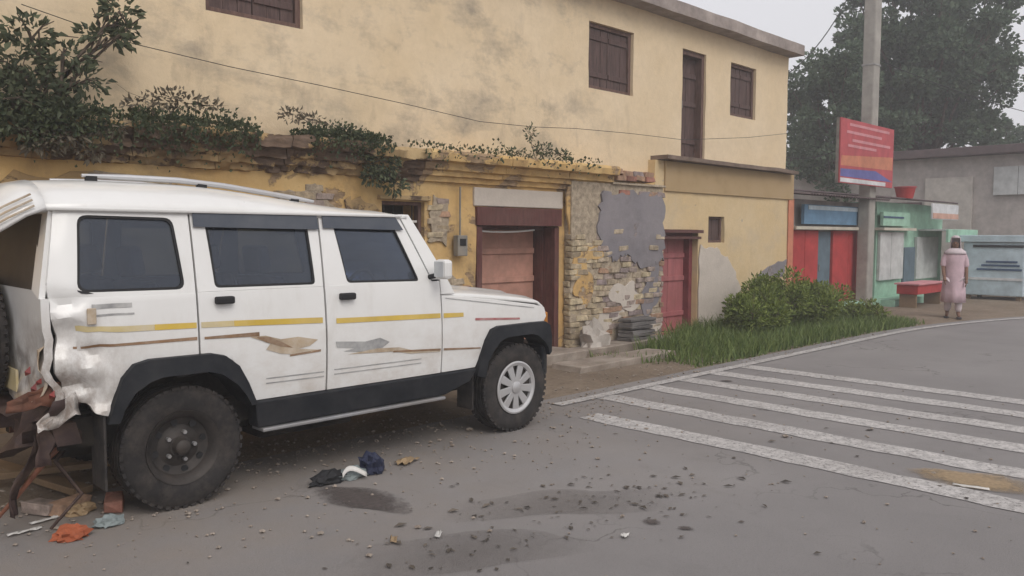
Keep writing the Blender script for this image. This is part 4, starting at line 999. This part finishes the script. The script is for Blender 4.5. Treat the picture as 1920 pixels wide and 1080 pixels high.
# windscreen
ws = MB()
for i in range(9):
    u = -1+2*i/8; b = .015*(1-u*u)
    for (x_, z_, hw) in ((2.0, 1.145, .735), (1.685, 1.712, .655)): ws.v.append((x_+b*2, u*hw, z_))
ws.f = [(2*i, 2*i+2, 2*i+3, 2*i+1) for i in range(8)]
wso = ws.obj('windscreen', 'glass_tint', car, smooth=80); s_ = wso.modifiers.new('t', 'SOLIDIFY'); s_.thickness = .006
# bonnet
mb = MB(); vs = []; xs = [1.90, 1.97]+frange(2.05, 2.95, .1)+[2.98, 3.04, 3.075, 3.09]; N = 20
for x_ in xs:
    t = (x_-1.9)/1.15; top = 1.150-.115*max(0, t)**1.4
    if x_ > 3.0: top -= (x_-3.0)*.55+((x_-3.0)/.09)**2*.05
    for j in range(N+1):
        u = -1+2*j/N; hw = Wd(x_)-.012
        zz = top+.030*(1-abs(u)**3)+(.018 if abs(u) < .45 else 0)-(.022*max(0, abs(u)-.8)/.2)
        vs.append((x_, u*hw, zz))
m = N+1; mb.add(vs, [(i*m+j, (i+1)*m+j, (i+1)*m+j+1, i*m+j+1) for i in range(len(xs)-1) for j in range(N)])
bo = mb.obj('bonnet', 'car_white', car, smooth=50); s_ = bo.modifiers.new('t', 'SOLIDIFY'); s_.thickness = .02; s_.offset = -1
# front face
gr = MB().box((3.03, -.41, .74), (3.09, .41, .97)).obj('grille', 'car_black', car, bevel=.01)
for i in range(6): MB().box((3.091, -.36+i*.13, .76), (3.11, -.30+i*.13, .95)).obj('grille_bar', 'rim_silver', gr, bevel=.004)
MB().prism([(-.80, 2.98), (-.72, 3.10), (-.45, 3.20), (.45, 3.20), (.72, 3.10), (.80, 2.98), (.6, 2.98), (-.6, 2.98)], .42, .66, 'z')
bp = MB(); poly = [(2.98, -.80), (3.10, -.74), (3.20, -.46), (3.20, .46), (3.10, .74), (2.98, .80)]
bp.prism(poly, .40, .66, 'z').obj('front_bumper', 'car_black', car, bevel=.025)
# rear face
def wreck(name, a, b, mat, amp, push, seed, parent, sm=30, bev=.006):
    """a panel beaten out of shape: finely cut box with folds growing towards the road side and downwards"""
    me = MB().box(a, b).mesh(name, mat); bm = bmesh.new(); bm.from_mesh(me)
    for ax in range(3):
        n_ = int((b[ax]-a[ax])/.05)
        for i_ in range(1, n_):
            co = [0, 0, 0]; no = [0, 0, 0]; co[ax] = a[ax]+(b[ax]-a[ax])*i_/n_; no[ax] = 1
            bmesh.ops.bisect_plane(bm, geom=bm.verts[:]+bm.edges[:]+bm.faces[:], plane_co=co, plane_no=no)
    for v in bm.verts:
        t = max(0, min(1, (.25-v.co.y)/.9)); z_ = max(0, (1.20-v.co.z)/.6)
        n1 = noise.fractal(Vector((v.co.y*4+seed, v.co.z*5, seed)), .7, 2, 3); n2 = noise.noise(Vector((v.co.y*9, v.co.z*9, seed+3)))
        v.co += Vector((t*z_*(push+amp*n1+amp*.5*math.sin(v.co.z*20+v.co.y*9)), t*z_*amp*.5*n2, t*z_*amp*.8*n1))
    bm.to_mesh(me); bm.free(); me.polygons.foreach_set('use_smooth', [True]*len(me.polygons)); me.set_sharp_from_angle(angle=R(sm))
    return link(name, me, parent)
tg = wreck('tailgate', (-.70, -.752, .66), (-.660, .752, BELT), 'car_white', .055, .02, 2, car); tg['label'] = 'crumpled white tailgate'
f = MB()
f.add([(-.70, -.72, BELT), (-.70, .72, BELT), (-.62, .64, 1.70), (-.62, -.64, 1.70), (-.70, -.60, BELT+.04), (-.70, .60, BELT+.04), (-.63, .53, 1.655), (-.63, -.53, 1.655)],
      [(0, 1, 5, 4), (1, 2, 6, 5), (2, 3, 7, 6), (3, 0, 4, 7)])
fo_ = f.obj('rear_window_frame', 'car_white', car); s_ = fo_.modifiers.new('t', 'SOLIDIFY'); s_.thickness = .03
g_ = MB().add([(-.694, -.62, BELT+.02), (-.694, .62, BELT+.02), (-.625, .55, 1.67), (-.625, -.55, 1.67)], [(0, 1, 2, 3)]).obj('rear_window_pane', 'glass_dull', fo_)
s_ = g_.modifiers.new('t', 'SOLIDIFY'); s_.thickness = .005
rb = wreck('rear_bumper', (-.80, -.72, .46), (-.68, .80, .62), 'bumper_dirty', .16, .10, 5, car); rb['label'] = 'bent and twisted dark rear bumper'
rr = random.Random(3)
def ragged_sheet(nm, mat, c, u, v, seed, nu=7, nv=4):
    mb = MB(); vs = []; c, u, v = Vector(c), Vector(u), Vector(v); n = u.cross(v).normalized()
    for i in range(nu+1):
        for j in range(nv+1):
            a_, b_ = i/nu, j/nv-.5; e = 1+.5*noise.noise((a_*5, b_*5, seed))
            vs.append(c+u*a_+v*b_*e*(1-.5*a_)+n*(.05*noise.noise((a_*4, b_*3, seed+5))+.03*math.sin(a_*7+seed)))
    o = mb.add(vs, [(i*(nv+1)+j, (i+1)*(nv+1)+j, (i+1)*(nv+1)+j+1, i*(nv+1)+j+1) for i in range(nu) for j in range(nv)]).obj(nm, mat, tg, smooth=40, recalc=False)
    s_ = o.modifiers.new('t', 'SOLIDIFY'); s_.thickness = .003; return o
ragged_sheet('torn_metal', 'bumper_dirty', (-.60, -.74, .72), (-.12, .02, -.34), (.16, .05, 0), 1)
ragged_sheet('torn_metal', 'rust', (-.62, -.72, .74), (-.22, .10, -.06), (.02, .02, .12), 2)
ragged_sheet('torn_metal', 'decal_tan', (-.66, -.70, 1.00), (-.05, .03, -.30), (.05, .10, 0), 3)
ragged_sheet('torn_metal', 'car_white', (-.55, -.76, .68), (-.20, -.03, -.10), (.0, .04, .12), 4)
ragged_sheet('torn_metal', 'bumper_dirty', (-.66, -.55, .55), (-.18, -.12, -.42), (.10, .10, 0), 6)
for i, (x_, y_, z_) in enumerate(((-.70, -.70, .80), (-.71, -.64, .76), (-.66, -.765, .735), (-.72, -.58, .84))):
    a_ = rr.uniform(.02, .045); MB().add([(x_, y_-a_, z_), (x_-.012, y_+a_*.6, z_-a_*.5), (x_+.01, y_+a_*.3, z_+a_), (x_-.02, y_, z_+.01)], [(0, 1, 2), (0, 3, 1), (1, 3, 2), (2, 3, 0)]).obj('lamp_shard', 'lamp_red', tg)
MB().tube([(-.50, -.60, .50), (-.66, -.66, .40), (-.78, -.55, .20), (-.95, -.60, .05)], [.014, .016, .012, .01], 6).obj('bent_strut', 'rust', rb, smooth=60)
MB().tube([(-.45, -.45, .48), (-.60, -.55, .34), (-.52, -.70, .18), (-.70, -.80, .06)], [.012, .012, .012, .008], 6).obj('bent_strut', 'bumper_dirty', rb, smooth=60)
MB().box((-.715, -.3, .70), (-.7015, .3, .82)).obj('number_plate', 'decal_faded', tg)
# underbody and cabin
ub = MB().box((-.62, -.66, .42), (3.0, .66, .58)).obj('floor_pan', 'underbody', car)
for sgn in (-1, 1): MB().box((-.6, sgn*.42-.04, .33), (2.95, sgn*.42+.04, .419)).obj('chassis_rail', 'underbody', ub)
MB().tube([(0, -.66, .35), (0, .66, .35)], .045, 10).tube([(2.68, -.66, .35), (2.68, .66, .35)], .04, 10).obj('axle', 'underbody', ub, smooth=50)
MB().tube([(0, -.14, .35), (0, 0, .35), (0, .14, .35)], [.06, .15, .06], 12).obj('differential', 'underbody', ub, smooth=50)
MB().tube([(1.7, .3, .36), (.9, .32, .34), (.3, .35, .38), (-.6, .38, .36)], .03, 8).obj('exhaust_pipe', 'rust', ub, smooth=60)
MB().box((.55, -.62, .27), (1.25, -.30, .40)).obj('fuel_tank', 'underbody', ub, bevel=.03)
MB().box((1.93, -.60, .585), (2.96, .60, .93)).obj('engine_bay', 'underbody', ub)
for sgn in (-1, 1): MB().box((-.5, sgn*.56, .585), (.45, sgn*.60, .80)).obj('wheel_house', 'underbody', ub)
MB().box((1.80, -.70, .58), (1.92, .70, 1.14)).obj('bulkhead', 'dash', ub)
dsh = MB().box((1.60, -.66, .95), (1.80, .66, 1.16)).obj('dashboard', 'dash', car, bevel=.03)
st = MB(); ring = [(1.50+.045*math.sin(a), -.34+.19*math.cos(a), 1.13+.18*math.sin(a)) for a in [i*2*math.pi/20 for i in range(21)]]
st.tube(ring, .014, 6, False).tube([(1.62, -.34, 1.08), (1.50, -.34, 1.13)], .02, 6).obj('steering_wheel', 'plastic_black', dsh, smooth=60)
for sx, sy in ((1.05, -.36), (1.05, .36), (.25, -.36), (.25, .36)):
    se = MB().prism([(sx-.22, .72), (sx+.28, .75), (sx+.28, .88), (sx-.16, .88), (sx-.30, 1.30), (sx-.40, 1.28)], sy-.26, sy+.26).obj('seat', 'seat_cloth', car, bevel=.03)
    MB().prism([(sx-.40, 1.31), (sx-.31, 1.33), (sx-.34, 1.50), (sx-.42, 1.49)], sy-.12, sy+.12).obj('headrest', 'seat_cloth', se, bevel=.025)
MB().box((-.60, -.60, .58), (-.15, .60, .80)).obj('rear_bench', 'seat_cloth', car, bevel=.03)
# wheels
def tyre_mesh(R0=.352, w=.215):
    h = w/2; p_ = [(.205, -h*.80), (.225, -h*.92), (.27, -h), (.315, -h*.97), (.338, -h*.86)]
    tread = []
    for i, y_ in enumerate([-.78, -.58, -.56, -.50, -.48, -.20, -.18, -.11, -.09, .09, .11, .18, .20, .48, .50, .56, .58, .78]):
        g = i in (2, 3, 6, 7, 10, 11, 14, 15); tread.append((R0-(.010 if g else 0)-.004*abs(y_), y_*h))
    p_ += tread+[(a, -b) for a, b in p_[::-1]]
    mb = MB().lathe_y(p_, n=64)
    for i in range(44):    # shoulder lugs
        a = 2*math.pi*i/44
        for s_ in (-1, 1):
            c_, s2 = math.cos(a), math.sin(a); t = Vector((-s2, 0, c_)); n = Vector((c_, 0, s2))
            q = [n*rr+t*tt+Vector((0, s_*yy, 0)) for rr in (.336, .353) for tt in (-.014, .014) for yy in (h*.72, h*.92)]
            mb.add(q, [(0, 1, 3, 2), (4, 6, 7, 5), (0, 4, 5, 1), (2, 3, 7, 6), (0, 2, 6, 4), (1, 5, 7, 3)])
    return mb
T_ME = tyre_mesh().mesh('tyre', 'rubber', 40)
def cover_front():     # silver wheel cover: dish and spokes
    d = MB().lathe_y([(.0, -.085), (.05, -.085), (.07, -.075), (.17, -.062), (.198, -.075), (.212, -.088), (.214, -.070), (.20, -.02), (.0, -.02)], n=48, closed=False)
    return d
def wheel(x_, sgn, front):
    w_ = bpy.data.objects.new('wheel', None); C.objects.link(w_); w_.parent = car; w_.location = (x_, sgn*.690, .352)
    if sgn > 0: w_.rotation_euler = (0, 0, math.pi)
    if front: w_['label'] = 'front wheel with silver spoked cover'
    else: w_['label'] = 'rear wheel with bare dark steel rim'
    link('tyre', T_ME, w_)
    if front:
        rm = MB().lathe_y([(.0, -.020), (.195, -.020), (.205, -.060), (.212, -.094), (.203, -.098), (.188, -.074), (.0, -.060)], n=48, closed=False).obj('rim', 'rim_dark', w_, smooth=35)
        cv = MB().lathe_y([(.208, -.092), (.212, -.104), (.200, -.108), (.176, -.098), (.172, -.080)], n=48, closed=True).obj('wheel_cover', 'rim_silver', w_, smooth=35)
        for i in range(9):
            a = 2*math.pi*i/9+.15
            M_ = Matrix.Rotation(a, 3, 'Y')
            vs = [M_ @ Vector(v) for v in ((.035, -.100, -.024), (.185, -.096, -.036), (.185, -.096, .036), (.035, -.100, .024), (.035, -.078, -.022), (.185, -.078, -.032), (.185, -.078, .032), (.035, -.078, .022))]
            MB().add(vs, [(0, 1, 2, 3), (4, 7, 6, 5), (0, 4, 5, 1), (1, 5, 6, 2), (2, 6, 7, 3), (3, 7, 4, 0)]).obj('spoke', 'rim_silver', w_, bevel=.006)
        MB().lathe_y([(.0, -.118), (.030, -.116), (.048, -.108), (.052, -.085)], n=24, closed=False).obj('hub_cap', 'rim_silver', w_, smooth=40)
    else:
        MB().lathe_y([(.0, -.045), (.06, -.045), (.075, -.030), (.12, -.018), (.165, -.040), (.180, -.075), (.205, -.094), (.213, -.099), (.212, -.070), (.2, -.01), (.0, -.005)], n=48, closed=False).obj('rim', 'rim_dark', w_, smooth=35)
        MB().lathe_y([(.0, -.105), (.028, -.104), (.042, -.092), (.048, -.044)], n=20, closed=False).obj('hub', 'rim_dark', w_, smooth=40)
        for i in range(5):
            a = 2*math.pi*i/5; c_ = Vector((.082*math.cos(a), 0, .082*math.sin(a)))
            MB().tube([c_+Vector((0, -.030, 0)), c_+Vector((0, -.058, 0))], .012, 6).obj('wheel_nut', 'lip_silver', w_)
        for i in range(8):
            a = 2*math.pi*i/8+.2; c_ = Vector((.142*math.cos(a), -.030, .142*math.sin(a)))
            MB().tube([c_+Vector((0, -.006, 0)), c_+Vector((0, .004, 0))], .020, 10).obj('vent_hole', 'plastic_black', w_)
for x_ in (0, 2.68):
    for sgn in (-1, 1): wheel(x_, sgn, x_ > 1)
# spare wheel on the tailgate
sp = bpy.data.objects.new('spare_wheel', None); C.objects.link(sp); sp.parent = car; sp.location = (-.83, .10, .98); sp.rotation_euler = (0, 0, R(-90))
sp['label'] = 'black covered spare wheel on the tailgate'
link('tyre', T_ME, sp)
MB().lathe_y([(.0, -.10), (.18, -.098), (.21, -.085), (.21, .08), (.0, .09)], n=40, closed=False).obj('cover', 'plastic_black', sp, smooth=40)

# ================================================================ litter on the road
def crumple(name, loc, rad, mat, seed, label, cat, parent=None, n=3):
    bm = bmesh.new(); bmesh.ops.create_icosphere(bm, subdivisions=n, radius=1)
    for v in bm.verts:
        q = 1+.45*noise.fractal(v.co*2.3+Vector((seed, 0, 0)), .7, 2, 4)+.18*noise.noise(v.co*7+Vector((0, seed, 0)))
        v.co = Vector((v.co.x*rad[0]*q, v.co.y*rad[1]*q, max(-.2, v.co.z)*rad[2]*q+rad[2]*.22))
    o = link(name, bm_mesh(bm, name, mat, 25)); o.location = loc
    if parent: o.parent = parent
    else: tag(o, label, cat)
    return o
crumple('boulder', (8.45, 6.95, .02), (.24, .17, .30), 'stone_pale', 41, 'pale rounded stone leaning at left foot of brick buttress', 'stone')
g = on_ground(655, 895)
tr = thing('litter_bag', (g.x, g.y, .003), 'torn dark navy plastic bag with a white strip lying beside the car', 'plastic bag')
o = crumple('bag_body', (.17, -.01, .0), (.075, .085, .105), 'plastic_navy', 3, None, None, tr)
o = crumple('bag_flap', (-.16, -.01, .0), (.13, .06, .055), 'plastic_black', 5, None, None, tr)
o = crumple('torn_sheet', (.02, -.0, .0), (.13, .075, .042), 'plastic_grey', 8, None, None, tr)
mb = MB(); vs = []
for i in range(9):
    t = i/8; vs += [(-.11+.17*t, -.095+.02*math.sin(t*5), .035+.03*math.sin(t*4)), (-.10+.17*t, -.075+.02*math.sin(t*5), .062+.03*math.sin(t*4))]
o = mb.add(vs, [(2*i, 2*i+1, 2*i+3, 2*i+2) for i in range(8)]).obj('white_strip', 'paper', tr, smooth=60); s_ = o.modifiers.new('t', 'SOLIDIFY'); s_.thickness = .002
def scrap(px, py, sx, sy, mat, seed, label, cat, name='scrap', rz=0, h=.02):
    r = random.Random(seed); g = on_ground(px, py); mb = MB(); n = 7; vs = []
    for i in range(n):
        for j in range(n):
            u, v = i/(n-1)-.5, j/(n-1)-.5; z_ = h*(.5+noise.noise((u*4+seed, v*4, seed)))+.006
            e = 1+.12*noise.noise((u*7, v*7, seed+2)); vs.append((u*sx*e, v*sy*e, max(.004, z_)))
    o = mb.add(vs, [(i*n+j, (i+1)*n+j, (i+1)*n+j+1, i*n+j+1) for i in range(n-1) for j in range(n-1)]).obj(name, mat, smooth=60, recalc=False)
    s_ = o.modifiers.new('t', 'SOLIDIFY'); s_.thickness = .003
    o.location = (g.x, g.y, 0); o.rotation_euler.z = rz; return tag(o, label, cat)
scrap(762, 868, .17, .10, 'cardboard', 2, 'flattened brown cardboard scrap right of the torn navy bag', 'cardboard', 'cardboard_scrap', .4, .03)
scrap(738, 1016, .075, .035, 'cardboard', 4, 'small tan paper scrap among the leaf bits', 'paper', 'paper_scrap', .9)
scrap(822, 1006, .08, .03, 'paper', 6, 'small white paper scrap among the leaf bits', 'paper', 'paper_scrap', .7)
scrap(1172, 1008, .05, .03, 'paper', 7, 'tiny pale paper scrap right of the leaf bits on the asphalt', 'paper', 'paper_scrap', .2)
scrap(1820, 915, .20, .035, 'paper', 8, 'thin pale strip lying on the sandy patch by the near painted stripe', 'paper', 'paper_strip', R(-75), .01)
g = on_ground(135, 1008); crumple('cloth_bundle', (g.x, g.y, .004), (.085, .07, .05), 'cloth_orange', 13, 'crumpled orange cloth on the road at bottom left', 'cloth')
g = on_ground(205, 985); crumple('plastic_wrapper', (g.x, g.y, .004), (.075, .05, .04), 'plastic_grey', 17, 'crumpled dark grey plastic wrapper beside the orange cloth', 'wrapper')
g = on_ground(150, 962); crumple('cloth_bundle', (g.x, g.y, .004), (.07, .06, .045), 'cardboard', 19, 'small tan cloth scrap behind the orange cloth', 'cloth')
for i, (px, py) in enumerate(((45, 1000), (85, 978))):
    scrap(px, py, .16, .03, 'paper', 30+i, 'thin white strip, %s the orange cloth at bottom left' % ('far left of' if i == 0 else 'close above left of'), 'paper', 'paper_strip', .1+.1*i, .015)
def plank(a, b, w_, t, mat, label, seed):
    a, b = Vector(a), Vector(b); d = b-a; o = MB().box((0, -w_/2, 0), (d.length, w_/2, t), .006, random.Random(seed)).obj('wooden_plank', mat, bevel=.004)
    o.location = a; o.rotation_euler = d.to_track_quat('X', 'Z').to_euler(); return tag(o, label, 'plank', 'planks behind the car')
plank((1.30, 6.35, .02), (1.55, 5.15, .03), .11, .04, 'wood', 'tan wooden plank lying on the ground behind the car', 1)
plank((1.05, 5.75, .075), (1.95, 5.45, .085), .09, .035, 'wood', 'shorter plank laid crosswise on the tan plank behind the car', 2)
r = random.Random(8)
for i, (x_, y_, a) in enumerate(((1.42, 4.98, .4), (1.62, 4.86, 1.2), (1.30, 5.05, 2.0))):
    o = bpy.data.objects.new('loose_brick', brick_meshes[i]); C.objects.link(o); o.material_slots[0].link = 'OBJECT'; o.material_slots[0].material = MATS['brick_%d' % (5, 6, 3)[i]]
    o.scale = (.21, .10, .065); o.location = (x_, y_, .036); o.rotation_euler.z = a
    tag(o, ('tan broken brick behind the car\'s rear wheel', 'red brick closest to the rear tyre', 'greyish brick behind the orange cloth')[i], 'brick', 'loose bricks behind the car')

# ================================================================ person at the roadside
def person(loc, rz):
    root = thing('person', loc, 'person in long pale pink tunic and head scarf standing at the roadside', 'person'); root.rotation_euler.z = rz; root.scale = (.89, .89, .89)
    def skin(name, verts, edges, rad, mat, rootv=0, sub=2):
        me = bpy.data.meshes.new(name); me.from_pydata(verts, edges, []); me.materials.append(MATS[mat])
        o = link(name, me, root); sk = o.modifiers.new('skin', 'SKIN'); sk.use_smooth_shade = True
        for i, v in enumerate(me.skin_vertices[0].data): v.radius = rad[i] if isinstance(rad[i], tuple) else (rad[i], rad[i]); v.use_root = (i == rootv)
        s_ = o.modifiers.new('sub', 'SUBSURF'); s_.levels = s_.render_levels = sub; return o
    # body: x = facing direction, y = left
    V = [(0, 0, .90), (0, 0, 1.08), (.01, 0, 1.28), (.01, 0, 1.40), (.015, 0, 1.47), (.03, 0, 1.56), (.04, 0, 1.65),
         (.0, .09, .84), (.03, .10, .48), (-.01, .10, .09), (.12, .12, .035),
         (.0, -.09, .84), (-.05, -.10, .48), (-.14, -.10, .10), (-.01, -.12, .04),
         (0, .17, 1.37), (-.02, .22, 1.10), (.06, .23, .88), (.09, .225, .81),
         (0, -.17, 1.37), (.05, -.22, 1.11), (.16, -.20, .92), (.20, -.19, .86)]
    E_ = [(0, 1), (1, 2), (2, 3), (3, 4), (4, 5), (5, 6), (0, 7), (7, 8), (8, 9), (9, 10), (0, 11), (11, 12), (12, 13), (13, 14), (3, 15), (15, 16), (16, 17), (17, 18), (3, 19), (19, 20), (20, 21), (21, 22)]
    Rr = [(.13, .11), (.12, .10), (.135, .105), (.09, .08), .05, (.085, .075), (.07, .065), .085, .058, .04, .032, .085, .058, .04, .032, .06, .045, .034, .03, .06, .045, .034, .03]
    skin('body', V, E_, Rr, 'skin')
    # trousers
    skin('trousers', [(0, 0, .88), (0, .085, .80), (.03, .10, .48), (-.01, .10, .12), (0, -.085, .80), (-.05, -.10, .48), (-.14, -.10, .13)], [(0, 1), (1, 2), (2, 3), (0, 4), (4, 5), (5, 6)], [.14, .11, .085, .07, .11, .085, .07], 'cloth_white')
    # tunic: swept elliptical rings with folds
    mb = MB(); n = 28; rings = [(1.47, .075, .08, .012), (1.42, .125, .175, .01), (1.30, .155, .205, .008), (1.12, .145, .185, 0), (.95, .155, .20, -.005), (.75, .17, .215, -.01), (.55, .185, .225, -.015), (.34, .205, .235, -.02)]
    vs = []
    for (z_, ax, ay, ox) in rings:
        for j in range(n):
            a = 2*math.pi*j/n; fo = 1+(.06*math.sin(a*7+z_*3)+.03*math.sin(a*3+1) if z_ < 1.15 else 0)*(1.2-z_)*1.5; vs.append((ox+ax*fo*math.cos(a), ay*fo*math.sin(a), z_))
    mb.add(vs, [(i*n+j, i*n+(j+1) % n, (i+1)*n+(j+1) % n, (i+1)*n+j) for i in range(len(rings)-1) for j in range(n)])
    o = mb.obj('tunic', 'cloth_pink', root, smooth=80); s_ = o.modifiers.new('t', 'SOLIDIFY'); s_.thickness = .006
    skin('sleeve', [(0, .13, 1.39), (-.01, .20, 1.24), (-.02, .225, 1.08)], [(0, 1), (1, 2)], [.085, .074, .062], 'cloth_pink', 0, 2)
    skin('sleeve', [(0, -.13, 1.39), (.03, -.20, 1.24), (.05, -.222, 1.09)], [(0, 1), (1, 2)], [.085, .074, .062], 'cloth_pink', 0, 2)
    # face and hair
    for sg in (-1, 1):
        MB().lathe_y([(.0, -.007), (.008, -.004), (.010, 0), (.008, .004), (.0, .007)], (.108, sg*.032, 1.612), 10, False).obj('eye', 'hair', root, smooth=80)
        MB().tube([(.035, sg*.082, 1.59), (.033, sg*.088, 1.61), (.038, sg*.082, 1.63)], [.008, .013, .008], 6).obj('ear', 'skin', root, smooth=80)
    MB().tube([(.100, 0, 1.615), (.122, 0, 1.585), (.108, 0, 1.575)], [.008, .015, .008], 6).obj('nose', 'skin', root, smooth=80)
    MB().box((.098, -.022, 1.548), (.111, .022, 1.556)).obj('mouth', 'rust', root, bevel=.003)
    sc = MB(); n = 24; rings = [(1.775, .012, .012, .03), (1.762, .06, .055, .03), (1.72, .098, .092, .03), (1.65, .112, .102, .03), (1.57, .112, .105, .025), (1.50, .105, .115, .01), (1.43, .145, .20, .008), (1.38, .165, .222, .006)]
    vs = [(ox+ax*math.cos(2*math.pi*j/n), ay*math.sin(2*math.pi*j/n), z_) for (z_, ax, ay, ox) in rings for j in range(n)]
    fs = []
    for i in range(len(rings)-1):
        for j in range(n):
            jj = min(j, n-1-j)            # faces in front of the face stay open
            if i in (2, 3, 4) and jj < 4: continue
            fs.append((i*n+j, i*n+(j+1) % n, (i+1)*n+(j+1) % n, (i+1)*n+j))
    o = sc.add(vs, fs).obj('head_scarf', 'cloth_white', root, smooth=80); s_ = o.modifiers.new('t', 'SOLIDIFY'); s_.thickness = .006
    # hands: palm and five fingers each
    for (hx, hy, hz, sg, dx) in ((.09, .225, .81, 1, .03), (.20, -.19, .86, -1, .06)):
        h = MB(); h.tube([(hx, hy, hz+.02), (hx+dx*.5, hy, hz-.02), (hx+dx, hy, hz-.055)], [.026, .034, .026], 8)
        for i, L in enumerate((.062, .075, .080, .070)):
            b = Vector((hx+dx-.026+.018*i, hy, hz-.055)); h.tube([b, b+Vector((.008, -sg*.006, -L*.5)), b+Vector((.006, -sg*.022, -L))], [.009, .0085, .007], 6)
        h.tube([(hx+dx*.4+.02, hy, hz-.005), (hx+dx*.4+.050, hy-sg*.01, hz-.035), (hx+dx*.4+.055, hy-sg*.015, hz-.065)], [.011, .010, .008], 6)
        h.obj('hand', 'skin', root, smooth=80)
    for (fx, fy) in ((.06, .12), (-.07, -.12)):
        MB().prism([(fx-.11, fy-.045), (fx+.10, fy-.048), (fx+.155, fy-.02), (fx+.155, fy+.02), (fx+.10, fy+.048), (fx-.11, fy+.045), (fx-.135, fy)], .0, .022, 'z').obj('sandal', 'cloth_dark', root, bevel=.006)
    return root
g = on_ground(1786, 597); person((g.x, g.y, .01), R(200))

# ================================================================ hazy air
hz = MB().box((-405, -405, -1.03), (405, 405, 13.5)).obj('haze', None)
hm = bpy.data.materials.new('haze'); hm.use_nodes = True; hn = hm.node_tree
for n_ in list(hn.nodes):
    if n_.type == 'BSDF_PRINCIPLED': hn.nodes.remove(n_)
pv = hn.nodes.new('ShaderNodeVolumePrincipled'); pv.inputs['Color'].default_value = (.93, .94, .97, 1); pv.inputs['Density'].default_value = .0046
pv.inputs['Anisotropy'].default_value = .2
hn.links.new(pv.outputs[0], hn.nodes['Material Output'].inputs['Volume']); hz.data.materials.append(hm)
tag(hz, 'thin pale haze in the air', 'haze', kind='stuff')
S.cycles.volume_bounces = 2
